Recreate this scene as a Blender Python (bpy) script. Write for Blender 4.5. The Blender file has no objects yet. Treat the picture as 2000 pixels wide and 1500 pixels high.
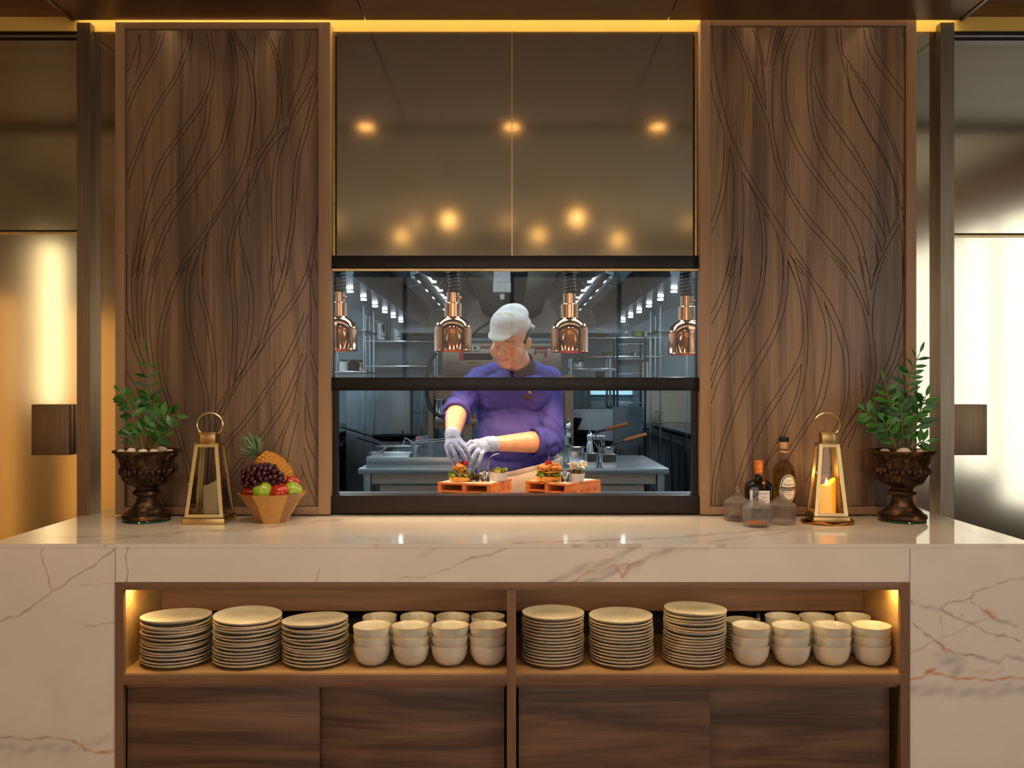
import bpy, bmesh, math, random
import numpy as np
from mathutils import Vector, Matrix, Euler
R = math.radians
random.seed(7)
SC = bpy.context.scene
COL = SC.collection
# ---------------------------------------------------------------- camera, world, exposure
F, CY, CZ = 1800.0, -2.77, 1.42          # focal length in px (2000 px wide), camera y, camera height
cam = bpy.data.objects.new('camera', bpy.data.cameras.new('camera')); COL.objects.link(cam)
cam.location = (0, CY, CZ); cam.rotation_euler = (R(90), 0, 0)
cam.data.sensor_width = 36; cam.data.lens = 36 * F / 2000; cam.data.shift_y = 5 / 2000
cam.data.clip_start = .02; cam.data.clip_end = 60
SC.camera = cam
SC.view_settings.view_transform = 'Standard'; SC.view_settings.look = 'None'
SC.view_settings.exposure = 0.22; SC.view_settings.gamma = 1.0; SC.view_settings.use_curve_mapping = False
wd = bpy.data.worlds.new('world'); SC.world = wd; wd.use_nodes = True
wd.node_tree.nodes['Background'].inputs[0].default_value = (.75, .82, .9, 1)
wd.node_tree.nodes['Background'].inputs[1].default_value = .6
SC.cycles.use_denoising = True
SC.cycles.sample_clamp_indirect = 6; SC.cycles.sample_clamp_direct = 0
SC.cycles.max_bounces = 7; SC.cycles.diffuse_bounces = 3; SC.cycles.glossy_bounces = 4; SC.cycles.transmission_bounces = 7; SC.cycles.transparent_max_bounces = 12; SC.cycles.use_adaptive_sampling = True; SC.cycles.adaptive_threshold = .03
SC.cycles.caustics_refractive = False

def lin(c):
    return tuple(((x / 255) / 12.92 if x / 255 <= .04045 else ((x / 255 + .055) / 1.055) ** 2.4) for x in c)
def area(name, loc, size, power, col, rot=(0, 0, 0), spread=180):
    l = bpy.data.lights.new(name, 'AREA'); l.shape = 'RECTANGLE'; l.size, l.size_y = size; l.energy = power; l.color = col; l.spread = R(spread)
    o = bpy.data.objects.new(name, l); COL.objects.link(o); o.location = loc; o.rotation_euler = rot; return o
def spot(name, loc, power, col, ang, blend=.5, rad=.03, target=None):
    l = bpy.data.lights.new(name, 'SPOT'); l.energy = power; l.color = col; l.spot_size = R(ang); l.spot_blend = blend; l.shadow_soft_size = rad
    o = bpy.data.objects.new(name, l); COL.objects.link(o); o.location = loc
    if target is not None:
        o.rotation_euler = (Vector(target) - Vector(loc)).to_track_quat('-Z', 'Y').to_euler()
    return o
WARM = (1, .79, .57); AMBER = (1, .58, .2); COOL = (.72, .90, 1)
# restaurant: three recessed downlights over the counter front, more over the room
for x in (-.75, 0, .75):
    spot('downlight_lamp', (x, -.67, 2.72), 32, WARM, 125, .7, .04)
for x in (-1.9, 1.9):
    spot('downlight_lamp', (x, -.67, 2.72), 12, WARM, 120, .8, .04)
for x in (-2.4, -.8, .8, 2.4):
    spot('room_lamp', (x, -5.0, 3.15), 42, WARM, 140, .8, .06)
# cove strip over the hatch, shelf strips, kitchen
area('cove_strip', (0, .575+.045, 2.90), (3.4, .02), 9, (1, .80, .46), (0, 0, 0), 120)
for x0, x1 in ((-1.15, -.03), (.03, 1.15)):
    area('shelf_strip', ((x0 + x1) / 2, .045, .803), (x1 - x0, .012), 1.35, (1, .70, .34), (R(12), 0, 0), 170)
for s in (-1, 1):
    area('shelf_end_strip', (s * 1.155, .07, .80), (.012, .06), .35, (1, .66, .22), (0, R(-s * 25), 0), 170)
for y in (1.45, 5.2, 7.6):
    area('kitchen_ceiling_fill', (0, y, 2.80), (3.6, .5), 36, COOL)  # added overhead fill, out of view; the front one brightens the chef
for x in (-1.75, 1.75):
    area('kitchen_side_lamp', (x, 4.1, 2.6), (.4, 3.8), 38, COOL)
LAMPX = (-.700, -.238, .232, .705)
for x in LAMPX:
    spot('heat_lamp_light', (x, .95, 1.585), 24, (1, .62, .30), 120, .6, .045)
# ---------------------------------------------------------------- helpers
def S(y): return F / (y - CY)
def P(px, py, y):
    s = S(y); return Vector(((px - 1000) / s, y, CZ - (py - 755) / s))
def X(px, y): return (px - 1000) / S(y)
def Z(py, y): return CZ - (py - 755) / S(y)
def finish(o, parent=None):
    COL.objects.link(o)
    if parent is not None: o.parent = parent
    return o
def tag(o, label=None, cat=None, group=None, kind=None):
    if label: o['label'] = label
    if cat: o['category'] = cat
    if group: o['group'] = group
    if kind: o['kind'] = kind
    return o
def thing(name, label, cat, loc=(0, 0, 0), rz=0, group=None, kind=None):
    o = bpy.data.objects.new(name, None); o.location = loc; o.rotation_euler = (0, 0, rz); o.empty_display_size = .05
    COL.objects.link(o); return tag(o, label, cat, group, kind)
def copy_tree(o, parent=None):
    c = o.copy(); COL.objects.link(c); c.parent = parent
    for ch in list(o.children): copy_tree(ch, c)
    return c
class MB:
    def __init__(s): s.v = []; s.f = []
    def add(s, vs, fs, M=None):
        b = len(s.v)
        s.v += [(M @ Vector(v)) if M is not None else Vector(v) for v in vs]
        s.f += [tuple(i + b for i in f) for f in fs]; return s
    def box(s, x0, x1, y0, y1, z0, z1, b=0, M=None):
        if b <= 0:
            vs = [(x, y, z) for x in (x0, x1) for y in (y0, y1) for z in (z0, z1)]
            return s.add(vs, [(0, 1, 3, 2), (4, 6, 7, 5), (0, 4, 5, 1), (2, 3, 7, 6), (0, 2, 6, 4), (1, 5, 7, 3)], M)
        bm = bmesh.new(); bmesh.ops.create_cube(bm, size=1)
        for v in bm.verts: v.co = Vector(((x0 + x1) / 2 + v.co.x * (x1 - x0), (y0 + y1) / 2 + v.co.y * (y1 - y0), (z0 + z1) / 2 + v.co.z * (z1 - z0)))
        bmesh.ops.bevel(bm, geom=bm.edges[:], offset=b, segments=2, affect='EDGES', profile=.6)
        bm.verts.index_update(); vs = [v.co.copy() for v in bm.verts]; fs = [tuple(v.index for v in f.verts) for f in bm.faces]; bm.free()
        return s.add(vs, fs, M)
    def lathe(s, prof, n=32, c=(0, 0, 0), M=None, capb=True, capt=True, sx=1, sy=1):
        vs = []; fs = []
        for r, z in prof:
            for i in range(n):
                a = 2 * math.pi * i / n; vs.append((c[0] + r * sx * math.cos(a), c[1] + r * sy * math.sin(a), c[2] + z))
        for j in range(len(prof) - 1):
            for i in range(n):
                a, b2 = j * n + i, j * n + (i + 1) % n
                fs.append((a, b2, b2 + n, a + n))
        if capb and prof[0][0] > 1e-5: fs.append(tuple(reversed(range(n))))
        if capt and prof[-1][0] > 1e-5: fs.append(tuple(range((len(prof) - 1) * n, len(prof) * n)))
        return s.add(vs, fs, M)
    def cyl(s, c, r, h, n=20, M=None): return s.lathe([(r, 0), (r, h)], n, c, M)
    def rod(s, a, b, r1, r2=None, n=12, caps=True):
        a, b = Vector(a), Vector(b); r2 = r1 if r2 is None else r2; d = b - a
        M = Matrix.Translation(a) @ d.to_track_quat('Z', 'Y').to_matrix().to_4x4()
        return s.lathe([(r1, 0), (r2, d.length)], n, (0, 0, 0), M, caps, caps)
    def tube(s, pts, r, n=10, closed=False, flat=1.0):
        pts = [Vector(p) for p in pts]; m = len(pts); vs = []; fs = []
        rr = r if isinstance(r, (list, tuple)) else [r] * m
        up = None
        for k in range(m):
            if closed: t = pts[(k + 1) % m] - pts[k - 1]
            else: t = pts[min(k + 1, m - 1)] - pts[max(k - 1, 0)]
            t = t.normalized() if t.length > 1e-9 else Vector((0, 0, 1))
            if up is None: up = Vector((0, 0, 1)) if abs(t.z) < .9 else Vector((0, 1, 0))
            u = (up - t * up.dot(t)); u = u.normalized() if u.length > 1e-6 else t.orthogonal().normalized()
            up = u; w = t.cross(u)
            for i in range(n):
                a = 2 * math.pi * i / n; vs.append(pts[k] + u * (math.cos(a) * rr[k]) + w * (math.sin(a) * rr[k] * flat))
        for k in range(m if closed else m - 1):
            for i in range(n):
                a, b2 = k * n + i, k * n + (i + 1) % n; c2, d2 = ((k + 1) % m) * n + (i + 1) % n, ((k + 1) % m) * n + i
                fs.append((a, b2, c2, d2))
        if not closed:
            fs.append(tuple(reversed(range(n)))); fs.append(tuple(range((m - 1) * n, m * n)))
        return s.add(vs, fs)
    def ell(s, c, r, M=None, n=20, m=12):
        r = (r, r, r) if isinstance(r, (int, float)) else r
        vs = [(c[0], c[1], c[2] - r[2])]; fs = []
        for j in range(1, m):
            p = -math.pi / 2 + math.pi * j / m
            for i in range(n):
                a = 2 * math.pi * i / n; vs.append((c[0] + r[0] * math.cos(p) * math.cos(a), c[1] + r[1] * math.cos(p) * math.sin(a), c[2] + r[2] * math.sin(p)))
        vs.append((c[0], c[1], c[2] + r[2])); L = len(vs) - 1
        for i in range(n):
            fs.append((0, 1 + (i + 1) % n, 1 + i)); fs.append((L, L - n + i, L - n + (i + 1) % n))
            for j in range(m - 2):
                a, b2 = 1 + j * n + i, 1 + j * n + (i + 1) % n; fs.append((a, b2, b2 + n, a + n))
        return s.add(vs, fs, M)
    def cap(s, a, b, r1, r2, n=16, flat=None):
        """rounded cone a->b; flat=(u, k): squash by k along direction u"""
        a, b = Vector(a), Vector(b); d = b - a; L = max(d.length, 1e-5)
        q = d.to_track_quat('Z', 'Y').to_matrix().to_4x4(); M = Matrix.Translation(a) @ q
        prof = [(r1 * math.cos(t), r1 * math.sin(t)) for t in [R(-90 + 15 * i) for i in range(7)]]
        prof[0] = (1e-4, -r1)
        prof += [(r2 * math.cos(t), L + r2 * math.sin(t)) for t in [R(15 * i) for i in range(7)]]
        prof[-1] = (1e-4, L + r2)
        b0 = len(s.v); s.lathe(prof, n, (0, 0, 0), M)
        if flat:
            u, k = Vector(flat[0]).normalized(), flat[1]
            for i in range(b0, len(s.v)):
                v = s.v[i]; t = max(0, min(1, (v - a).dot(d) / (L * L))); c = a + d * t; off = v - c
                s.v[i] = c + off - u * off.dot(u) * (1 - k)
        return s
    def mesh(s, name, smooth=True, ang=35):
        me = bpy.data.meshes.new(name); me.from_pydata([tuple(v) for v in s.v], [], s.f); me.update()
        if smooth and s.f:
            me.polygons.foreach_set('use_smooth', [True] * len(me.polygons))
            try: me.set_sharp_from_angle(angle=R(ang))
            except Exception: pass
        return me
    def build(s, name, m, parent=None, smooth=True, ang=35, label=None):
        me = s.mesh(name, smooth, ang); me.materials.append(m)
        o = finish(bpy.data.objects.new(name, me), parent)
        if label: o['label'] = label
        return o
def instance(name, me, parent=None, loc=(0, 0, 0), M=None):
    o = bpy.data.objects.new(name, me)
    finish(o, parent)
    if M is not None: o.matrix_local = M
    else: o.location = loc
    return o
def bx(name, m, a, parent=None, b=0, kind=None, label=None):
    o = MB().box(*a, b=b).build(name, m, parent, smooth=b > 0, label=label)
    if kind: o['kind'] = kind
    return o
def struct(name, mb, m, parent=None, **k):
    o = mb.build(name, m, parent, **k)
    if parent is None: o['kind'] = 'structure'
    return o
def spline(pts, k=8):
    pts = [Vector(p) for p in pts]; q = [pts[0] * 2 - pts[1]] + pts + [pts[-1] * 2 - pts[-2]]; out = []
    for i in range(1, len(q) - 2):
        a, b, c, d = q[i - 1], q[i], q[i + 1], q[i + 2]
        for j in range(k):
            t = j / k
            out.append(.5 * ((2 * b) + (c - a) * t + (2 * a - 5 * b + 4 * c - d) * t * t + (3 * b - a - 3 * c + d) * t ** 3))
    out.append(pts[-1]); return out
def textmesh(s, size, name='lettering'):
    cu = bpy.data.curves.new(name, 'FONT'); cu.body = s; cu.size = size; cu.align_x = 'CENTER'; cu.align_y = 'CENTER'; cu.resolution_u = 2
    o = bpy.data.objects.new(name, cu); COL.objects.link(o); dg = bpy.context.evaluated_depsgraph_get()
    me = bpy.data.meshes.new_from_object(o.evaluated_get(dg)); bpy.data.objects.remove(o); me.name = name; return me
def modmesh(mb, name, mods):
    """evaluate modifiers on a temporary object and return the plain mesh"""
    me = mb.mesh(name, False) if isinstance(mb, MB) else mb
    o = bpy.data.objects.new(name, me); COL.objects.link(o)
    for ty, kw in mods:
        m = o.modifiers.new(ty, ty)
        for k, v in kw.items(): setattr(m, k, v)
    dg = bpy.context.evaluated_depsgraph_get(); out = bpy.data.meshes.new_from_object(o.evaluated_get(dg))
    bpy.data.objects.remove(o); out.name = name
    out.polygons.foreach_set('use_smooth', [True] * len(out.polygons)); return out
def blob(mb, name, m, parent, voxel=.003, it=4, f=.6, noise=None):
    me = modmesh(mb, name, [('REMESH', dict(mode='VOXEL', voxel_size=voxel)), ('SMOOTH', dict(factor=f, iterations=it))])
    if noise:
        n = len(me.vertices); co = np.empty(n * 3); me.vertices.foreach_get('co', co); nr = np.empty(n * 3); me.vertex_normals.foreach_get('vector', nr)
        co = co.reshape(-1, 3); nr = nr.reshape(-1, 3); co += nr * noise(co)[:, None]; me.vertices.foreach_set('co', co.ravel()); me.update()
    me.materials.clear(); me.materials.append(m)
    return finish(bpy.data.objects.new(name, me), parent)

# ---------------------------------------------------------------- materials
def nodes(name):
    m = bpy.data.materials.new(name); m.use_nodes = True; nt = m.node_tree
    return m, nt, nt.nodes['Principled BSDF']
def N(nt, t, **k):
    n = nt.nodes.new(t)
    for a, v in k.items(): setattr(n, a, v)
    return n
def coords(nt, scale=(1, 1, 1), src='Object', loc=(0, 0, 0), rot=(0, 0, 0)):
    tc = N(nt, 'ShaderNodeTexCoord'); mp = N(nt, 'ShaderNodeMapping'); mp.inputs['Scale'].default_value = scale; mp.inputs['Location'].default_value = loc; mp.inputs['Rotation'].default_value = rot
    nt.links.new(tc.outputs[src], mp.inputs[0]); return mp.outputs[0]
def noise(nt, vec, scale, detail=4, rough=.55, dist=0):
    n = N(nt, 'ShaderNodeTexNoise'); n.inputs['Scale'].default_value = scale; n.inputs['Detail'].default_value = detail; n.inputs['Roughness'].default_value = rough; n.inputs['Distortion'].default_value = dist
    nt.links.new(vec, n.inputs['Vector']); return n.outputs['Fac']
def ramp(nt, fac, stops):
    r = N(nt, 'ShaderNodeValToRGB'); e = r.color_ramp.elements
    while len(e) < len(stops): e.new(.5)
    for i, (p, c) in enumerate(stops): e[i].position = p; e[i].color = (*c, 1)
    nt.links.new(fac, r.inputs[0]); return r.outputs[0]
def bump(nt, bs, h, strength=.2, dist=.002):
    b = N(nt, 'ShaderNodeBump'); b.inputs['Strength'].default_value = strength; b.inputs['Distance'].default_value = dist
    nt.links.new(h, b.inputs['Height']); nt.links.new(b.outputs[0], bs.inputs['Normal'])
def mat(name, c, rough=.5, metal=0, var=.08, vs=30, bmp=.1, emit=None, es=0, spec=.5, trans=0, ior=1.45, coat=0, sss=0):
    m, nt, bs = nodes(name); L = lin(c)
    v = coords(nt); n = noise(nt, v, vs, 3)
    lo = tuple(max(0, x * (1 - var)) for x in L); hi = tuple(min(1, x * (1 + var)) for x in L)
    nt.links.new(ramp(nt, n, [(.3, lo), (.7, hi)]), bs.inputs['Base Color'])
    bs.inputs['Roughness'].default_value = rough; bs.inputs['Metallic'].default_value = metal; bs.inputs['Specular IOR Level'].default_value = spec
    bs.inputs['Transmission Weight'].default_value = trans; bs.inputs['IOR'].default_value = ior; bs.inputs['Coat Weight'].default_value = coat
    if sss: bs.inputs['Subsurface Weight'].default_value = sss; bs.inputs['Subsurface Radius'].default_value = (.012, .005, .003)
    if bmp: bump(nt, bs, n, bmp, .001)
    if emit: bs.inputs['Emission Color'].default_value = (*lin(emit), 1); bs.inputs['Emission Strength'].default_value = es
    return m
def wood(name, stops, axis='Z', bands=7.0, rough=.42, fine=1.0, loc=(0, 0, 0), dist=.6, lg=.10):
    m, nt, bs = nodes(name)
    st = {'Z': (1, 1, lg), 'X': (lg, 1, 1), 'Y': (1, lg, 1)}[axis]
    v = coords(nt, st, loc=loc); n1 = noise(nt, v, bands, 5, .6, dist)
    st2 = tuple(1 if q == 1 else .02 for q in st)
    v2 = coords(nt, st2); n2 = noise(nt, v2, 160, 3, .6, .1)
    mx = N(nt, 'ShaderNodeMath', operation='MULTIPLY_ADD'); nt.links.new(n2, mx.inputs[0]); mx.inputs[1].default_value = .28 * fine
    ad = N(nt, 'ShaderNodeMath', operation='SUBTRACT'); nt.links.new(n1, ad.inputs[0]); ad.inputs[1].default_value = .14 * fine
    nt.links.new(ad.outputs[0], mx.inputs[2])
    nt.links.new(ramp(nt, mx.outputs[0], stops), bs.inputs['Base Color'])
    bs.inputs['Roughness'].default_value = rough
    bump(nt, bs, n2, .12, .0006)
    return m
def steel(name, c=(190, 192, 192), rough=.3, axis='X', br=1.0):
    m, nt, bs = nodes(name)
    st = {'X': (.02, 1, 1), 'Z': (1, 1, .02), 'Y': (1, .02, 1)}[axis]
    n = noise(nt, coords(nt, st), 220, 3); L = lin(c)
    nt.links.new(ramp(nt, n, [(.3, tuple(x * .82 for x in L)), (.7, tuple(min(1, x * 1.12) for x in L))]), bs.inputs['Base Color'])
    bs.inputs['Metallic'].default_value = 1
    n2 = noise(nt, coords(nt), 3.0, 3); r = N(nt, 'ShaderNodeMapRange'); r.inputs[3].default_value = rough * .75; r.inputs[4].default_value = rough * 1.3
    nt.links.new(n2, r.inputs[0]); nt.links.new(r.outputs[0], bs.inputs['Roughness'])
    bump(nt, bs, n, .08 * br, .0005)
    return m
WALNUT = [(.28, lin((72, 56, 46))), (.42, lin((102, 80, 62))), (.54, lin((132, 106, 81))), (.70, lin((154, 126, 97)))]
M = {}
M['panel_wood'] = wood('carved_walnut', WALNUT, 'Z', 11, dist=.25, lg=.045)
M['panel_wood_daylit'] = wood('carved_walnut_daylit', [(p, tuple(x * 1.14 for x in c)) for p, c in WALNUT], 'Z', 11, loc=(3.3, 0, 1.2), dist=.25, lg=.045)  # right panel: daylight from the window put into a lighter walnut colour
M['frame_wood'] = wood('frame_walnut', [(.25, lin((142, 110, 80))), (.75, lin((172, 136, 102)))], 'Z', 10, .45, .5)
M['frame_wood_h'] = wood('frame_walnut_rail', [(.25, lin((136, 104, 76))), (.75, lin((164, 128, 96)))], 'X', 10, .45, .5)
M['door_wood'] = wood('sliding_door_walnut', [(.28, lin((52, 37, 29))), (.40, lin((74, 53, 40))), (.52, lin((98, 72, 54))), (.7, lin((120, 90, 68)))], 'X', 11, .40, 1, dist=.9)
M['cab_wood'] = wood('cabinet_walnut', [(.25, lin((96, 68, 50))), (.75, lin((142, 106, 80)))], 'X', 12, .45, 1)
M['cab_wood_v'] = wood('cabinet_walnut_upright', [(.25, lin((100, 71, 53))), (.75, lin((140, 104, 78)))], 'Z', 12, .45, 1)
M['shelf_wood'] = wood('shelf_oak', [(.25, lin((140, 106, 66))), (.75, lin((178, 142, 92)))], 'X', 9, .45, 1)
M['ceil_wood'] = wood('ceiling_walnut', [(.28, lin((70, 44, 30))), (.7, lin((130, 84, 58)))], 'X', 9, .45, 1)
M['groove_shade'] = mat('painted_groove_shade', (52, 33, 24), .8, 0, .1)  # shade of the carved grooves, put into a dark colour
def mirror(name, c, rough, dirt=.35):
    m, nt, bs = nodes(name); L = lin(c)
    n = noise(nt, coords(nt, (1, 1, .03)), 120, 3); n2 = noise(nt, coords(nt), 2.2, 3)
    nt.links.new(ramp(nt, n2, [(.3, tuple(x * .92 for x in L)), (.7, L)]), bs.inputs['Base Color'])
    bs.inputs['Metallic'].default_value = 1; bs.inputs['Roughness'].default_value = rough
    bump(nt, bs, n, .02, .0003); return m
M['mirror_top'] = mirror('bronze_mirror', (172, 168, 152), .10)
M['mirror_side'] = mirror('champagne_mirror', (205, 196, 176), .11)
M['bronze'] = steel('bronze_post', (128, 116, 100), .38, 'Z')
M['bronze_plate'] = steel('bronze_lock_plate', (128, 108, 88), .45, 'Z')
M['soffit'] = mat('bronze_soffit', (122, 92, 60), .42, .75, .05, 8, .02)
M['cove'] = mat('gilt_cove', (226, 190, 96), .5, .15, .03, 8, .02)
M['dark_metal'] = mat('black_anodised', (40, 32, 28), .38, .5, .08, 20, .05)
M['dark_rail'] = mat('black_rail', (22, 19, 20), .35, .4, .05)
M['black'] = mat('matt_black', (16, 16, 17), .55)
M['black_rub'] = mat('black_rubber', (12, 12, 13), .4)

def thin(name, refl=1.0, tint=(1, 1, 1)):
    m, nt, bs = nodes(name); nt.nodes.remove(bs); out = nt.nodes['Material Output']
    tr = N(nt, 'ShaderNodeBsdfTransparent'); tr.inputs[0].default_value = (*tint, 1); gl = N(nt, 'ShaderNodeBsdfGlossy'); gl.inputs['Roughness'].default_value = .02
    fr = N(nt, 'ShaderNodeFresnel'); fr.inputs[0].default_value = 1.5
    mu = N(nt, 'ShaderNodeMath', operation='MULTIPLY'); nt.links.new(fr.outputs[0], mu.inputs[0]); mu.inputs[1].default_value = refl
    mx = N(nt, 'ShaderNodeMixShader'); nt.links.new(mu.outputs[0], mx.inputs[0]); nt.links.new(tr.outputs[0], mx.inputs[1]); nt.links.new(gl.outputs[0], mx.inputs[2]); nt.links.new(mx.outputs[0], out.inputs[0]); return m
M['steel'] = steel('brushed_steel')
M['steel_v'] = steel('brushed_steel_upright', (138, 142, 144), .34, 'Z')
M['steel_light'] = steel('warm_sheet_steel', (186, 172, 156), .42)
M['filter'] = mat('filter_steel', (186, 176, 160), .35, .35, .1)
M['steel_dark'] = steel('dark_steel', (96, 104, 108), .33)
M['steel_hood'] = steel('hood_steel', (138, 146, 152), .15, 'Y', 3)
M['steel_shiny'] = mat('polished_steel', (205, 205, 205), .14, 1, .03, 20, .02)
M['steel_warm'] = steel('oven_steel', (140, 124, 110), .36)
M['wall_kitchen'] = mat('white_tile_wall', (184, 198, 204), .35, 0, .04, 6, .03)
M['ceiling_kitchen'] = mat('kitchen_ceiling', (120, 128, 132), .6)
M['floor_kitchen'] = mat('quarry_floor', (84, 80, 78), .4)
M['floor'] = mat('restaurant_floor', (120, 96, 74), .35)
M['wall_room'] = mat('plaster_wall', (150, 124, 92), .7)
M['ceil_room'] = mat('plaster_ceiling', (160, 150, 130), .6)
M['copper'] = mat('polished_copper', (236, 160, 116), .09, 1, .03, 6, .02)
M['copper_neck'] = mat('satin_copper', (232, 170, 130), .2, 1, .03, 6, .02)
M['lamp_glow'] = mat('heat_lamp_glow', (255, 214, 150), .5, 0, 0, 1, 0, (255, 190, 110), 14)
M['led'] = mat('led_lens', (255, 255, 255), .5, 0, 0, 1, 0, (235, 245, 255), 9)
M['bulb'] = mat('warm_bulb', (255, 210, 150), .5, 0, 0, 1, 0, (255, 196, 120), 22)
M['bulb_dim'] = mat('warm_lens', (255, 205, 140), .5, 0, 0, 1, 0, (255, 188, 110), 22)
M['daylight'] = mat('daylight_pane', (240, 248, 250), .3, 0, 0, 1, 0, (236, 242, 238), 2.7)
M['drape_glow'] = mat('gold_drape_glow', (255, 190, 100), .4, 0, .2, 3, 0, (255, 180, 90), .9)  # glow of lit gold drapes put into emission
M['column_lamp'] = mat('frosted_column', (255, 240, 200), .4, 0, 0, 1, 0, (255, 236, 190), 4)
M['brass'] = mat('aged_brass', (184, 156, 104), .3, 1, .1, 25, .05)
M['brass_edge'] = mat('bright_brass', (222, 202, 148), .3, 1, .06, 25, .03)
M['gold_tray'] = mat('gold_leaf_dish', (205, 150, 60), .18, 1, .1, 20, .05)
M['glass'] = mat('clear_glass', (255, 255, 255), .0, 0, 0, 1, 0, trans=1, ior=1.45)

def clearglass(name, f, ior=1.45, rough=.0, milk=0.0):
    m, nt, bs = nodes(name); out = nt.nodes['Material Output']; bs.inputs['Transmission Weight'].default_value = 1; bs.inputs['Roughness'].default_value = rough; bs.inputs['IOR'].default_value = ior
    bs.inputs['Base Color'].default_value = (1, 1, 1, 1)
    tr = N(nt, 'ShaderNodeBsdfTransparent'); tr.inputs[0].default_value = (.97, .97, .96, 1); mx = N(nt, 'ShaderNodeMixShader'); mx.inputs[0].default_value = f
    nt.links.new(bs.outputs[0], mx.inputs[1]); nt.links.new(tr.outputs[0], mx.inputs[2])
    di = N(nt, 'ShaderNodeBsdfTranslucent'); di.inputs[0].default_value = (.95, .93, .9, 1); gl = N(nt, 'ShaderNodeBsdfDiffuse'); gl.inputs[0].default_value = (.95, .93, .9, 1)
    m1 = N(nt, 'ShaderNodeMixShader'); nt.links.new(di.outputs[0], m1.inputs[1]); nt.links.new(gl.outputs[0], m1.inputs[2]); m2 = N(nt, 'ShaderNodeMixShader'); m2.inputs[0].default_value = milk
    nt.links.new(mx.outputs[0], m2.inputs[1]); nt.links.new(m1.outputs[0], m2.inputs[2]); nt.links.new(m2.outputs[0], out.inputs[0]); return m
M['glass_rib'] = clearglass('ribbed_glass', .72, 1.45, .03, .045); M['glass'] = clearglass('clear_glass', .6)
M['pane'] = thin('hatch_glass', .45, (.95, .97, .97))
M['lantern_glass'] = thin('lantern_glass', 1.3, (.9, .9, .88))
M['globe_glass'] = thin('globe_glass', 2.2, (.93, .92, .9))
M['ceramic'] = None
def ceramic(name, c):
    m, nt, bs = nodes(name); v = coords(nt); L = lin(c)
    n = noise(nt, v, 14, 4); sp = noise(nt, v, 420, 2)
    a = ramp(nt, n, [(.32, tuple(x * .80 for x in L)), (.62, L)]); b = ramp(nt, sp, [(.26, (.45, .36, .25)), (.32, (1, 1, 1))])
    mx = N(nt, 'ShaderNodeMix', data_type='RGBA', blend_type='MULTIPLY'); mx.inputs[0].default_value = 1
    nt.links.new(a, mx.inputs[6]); nt.links.new(b, mx.inputs[7]); nt.links.new(mx.outputs[2], bs.inputs['Base Color'])
    bs.inputs['Roughness'].default_value = .3; bs.inputs['Coat Weight'].default_value = .2; return m
M['ceramic'] = ceramic('speckled_stoneware', (204, 200, 188))
M['ceramic_rim'] = ceramic('stoneware_rim', (196, 160, 112))
M['ceramic_white'] = mat('white_china', (226, 222, 212), .25, 0, .03)
M['candle'] = mat('ivory_wax', (240, 222, 178), .5, 0, .03, 10, .02, sss=.3)
M['candle_lit'] = mat('lit_wax', (250, 190, 80), .5, 0, .03, 10, .02, (255, 150, 20), .75)
M['flame'] = mat('candle_flame', (255, 220, 140), .5, 0, 0, 1, 0, (255, 205, 110), 14)
M['leaf'] = mat('zz_leaf', (58, 112, 36), .32, 0, .35, 12, .1)
M['leaf2'] = mat('zz_leaf_dark', (34, 78, 30), .32, 0, .35, 12, .1)
M['stem'] = mat('zz_stem', (104, 104, 56), .5, 0, .2)
M['stone'] = mat('white_pebble', (222, 200, 176), .5, 0, .12, 25, .1)
M['soil'] = mat('urn_soil', (46, 34, 26), .9, 0, .3, 60, .6)
def urnmat():
    m, nt, bs = nodes('antique_bronze_urn'); v = coords(nt); n = noise(nt, v, 34, 6, .7); n2 = noise(nt, v, 9, 4)
    nt.links.new(ramp(nt, n, [(.38, lin((26, 17, 12))), (.55, lin((74, 50, 30))), (.72, lin((150, 110, 58)))]), bs.inputs['Base Color'])
    bs.inputs['Metallic'].default_value = .65; bs.inputs['Roughness'].default_value = .34; bump(nt, bs, n, .6, .004); return m
M['urn'] = urnmat()
M['urn_glass'] = mat('green_glass_base', (40, 110, 84), .1, 0, .1, 5, 0, trans=.6)
for k, c, c2 in (('apple_red', (150, 20, 20), (200, 60, 30)), ('apple_green', (138, 170, 40), (180, 190, 70))):
    m, nt, bs = nodes(k); nt.links.new(ramp(nt, noise(nt, coords(nt, (1, 1, .3)), 60, 4), [(.35, lin(c)), (.75, lin(c2))]), bs.inputs['Base Color'])
    bs.inputs['Roughness'].default_value = .22; bs.inputs['Coat Weight'].default_value = .3; M[k] = m
M['grape'] = mat('dark_grape', (58, 16, 26), .22, 0, .4, 20, 0, coat=.3)
M['pine_eye'] = mat('pineapple_eye', (206, 138, 44), .5, 0, .3, 60, .4)
M['pine_base'] = mat('pineapple_skin', (112, 66, 24), .7, 0, .3, 60, .4)
M['pine_leaf'] = mat('pineapple_leaf', (122, 150, 112), .5, 0, .2, 30, .1)
M['bowl_a'] = wood('acacia_light', [(.25, lin((176, 126, 58))), (.75, lin((208, 158, 86)))], 'Z', 14, .35, 1)
M['bowl_b'] = wood('acacia_dark', [(.25, lin((126, 78, 38))), (.75, lin((164, 108, 58)))], 'Z', 14, .35, 1)
M['pallet'] = wood('pallet_wood', [(.25, lin((200, 96, 40))), (.75, lin((232, 138, 66)))], 'X', 20, .5, 1)
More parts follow.
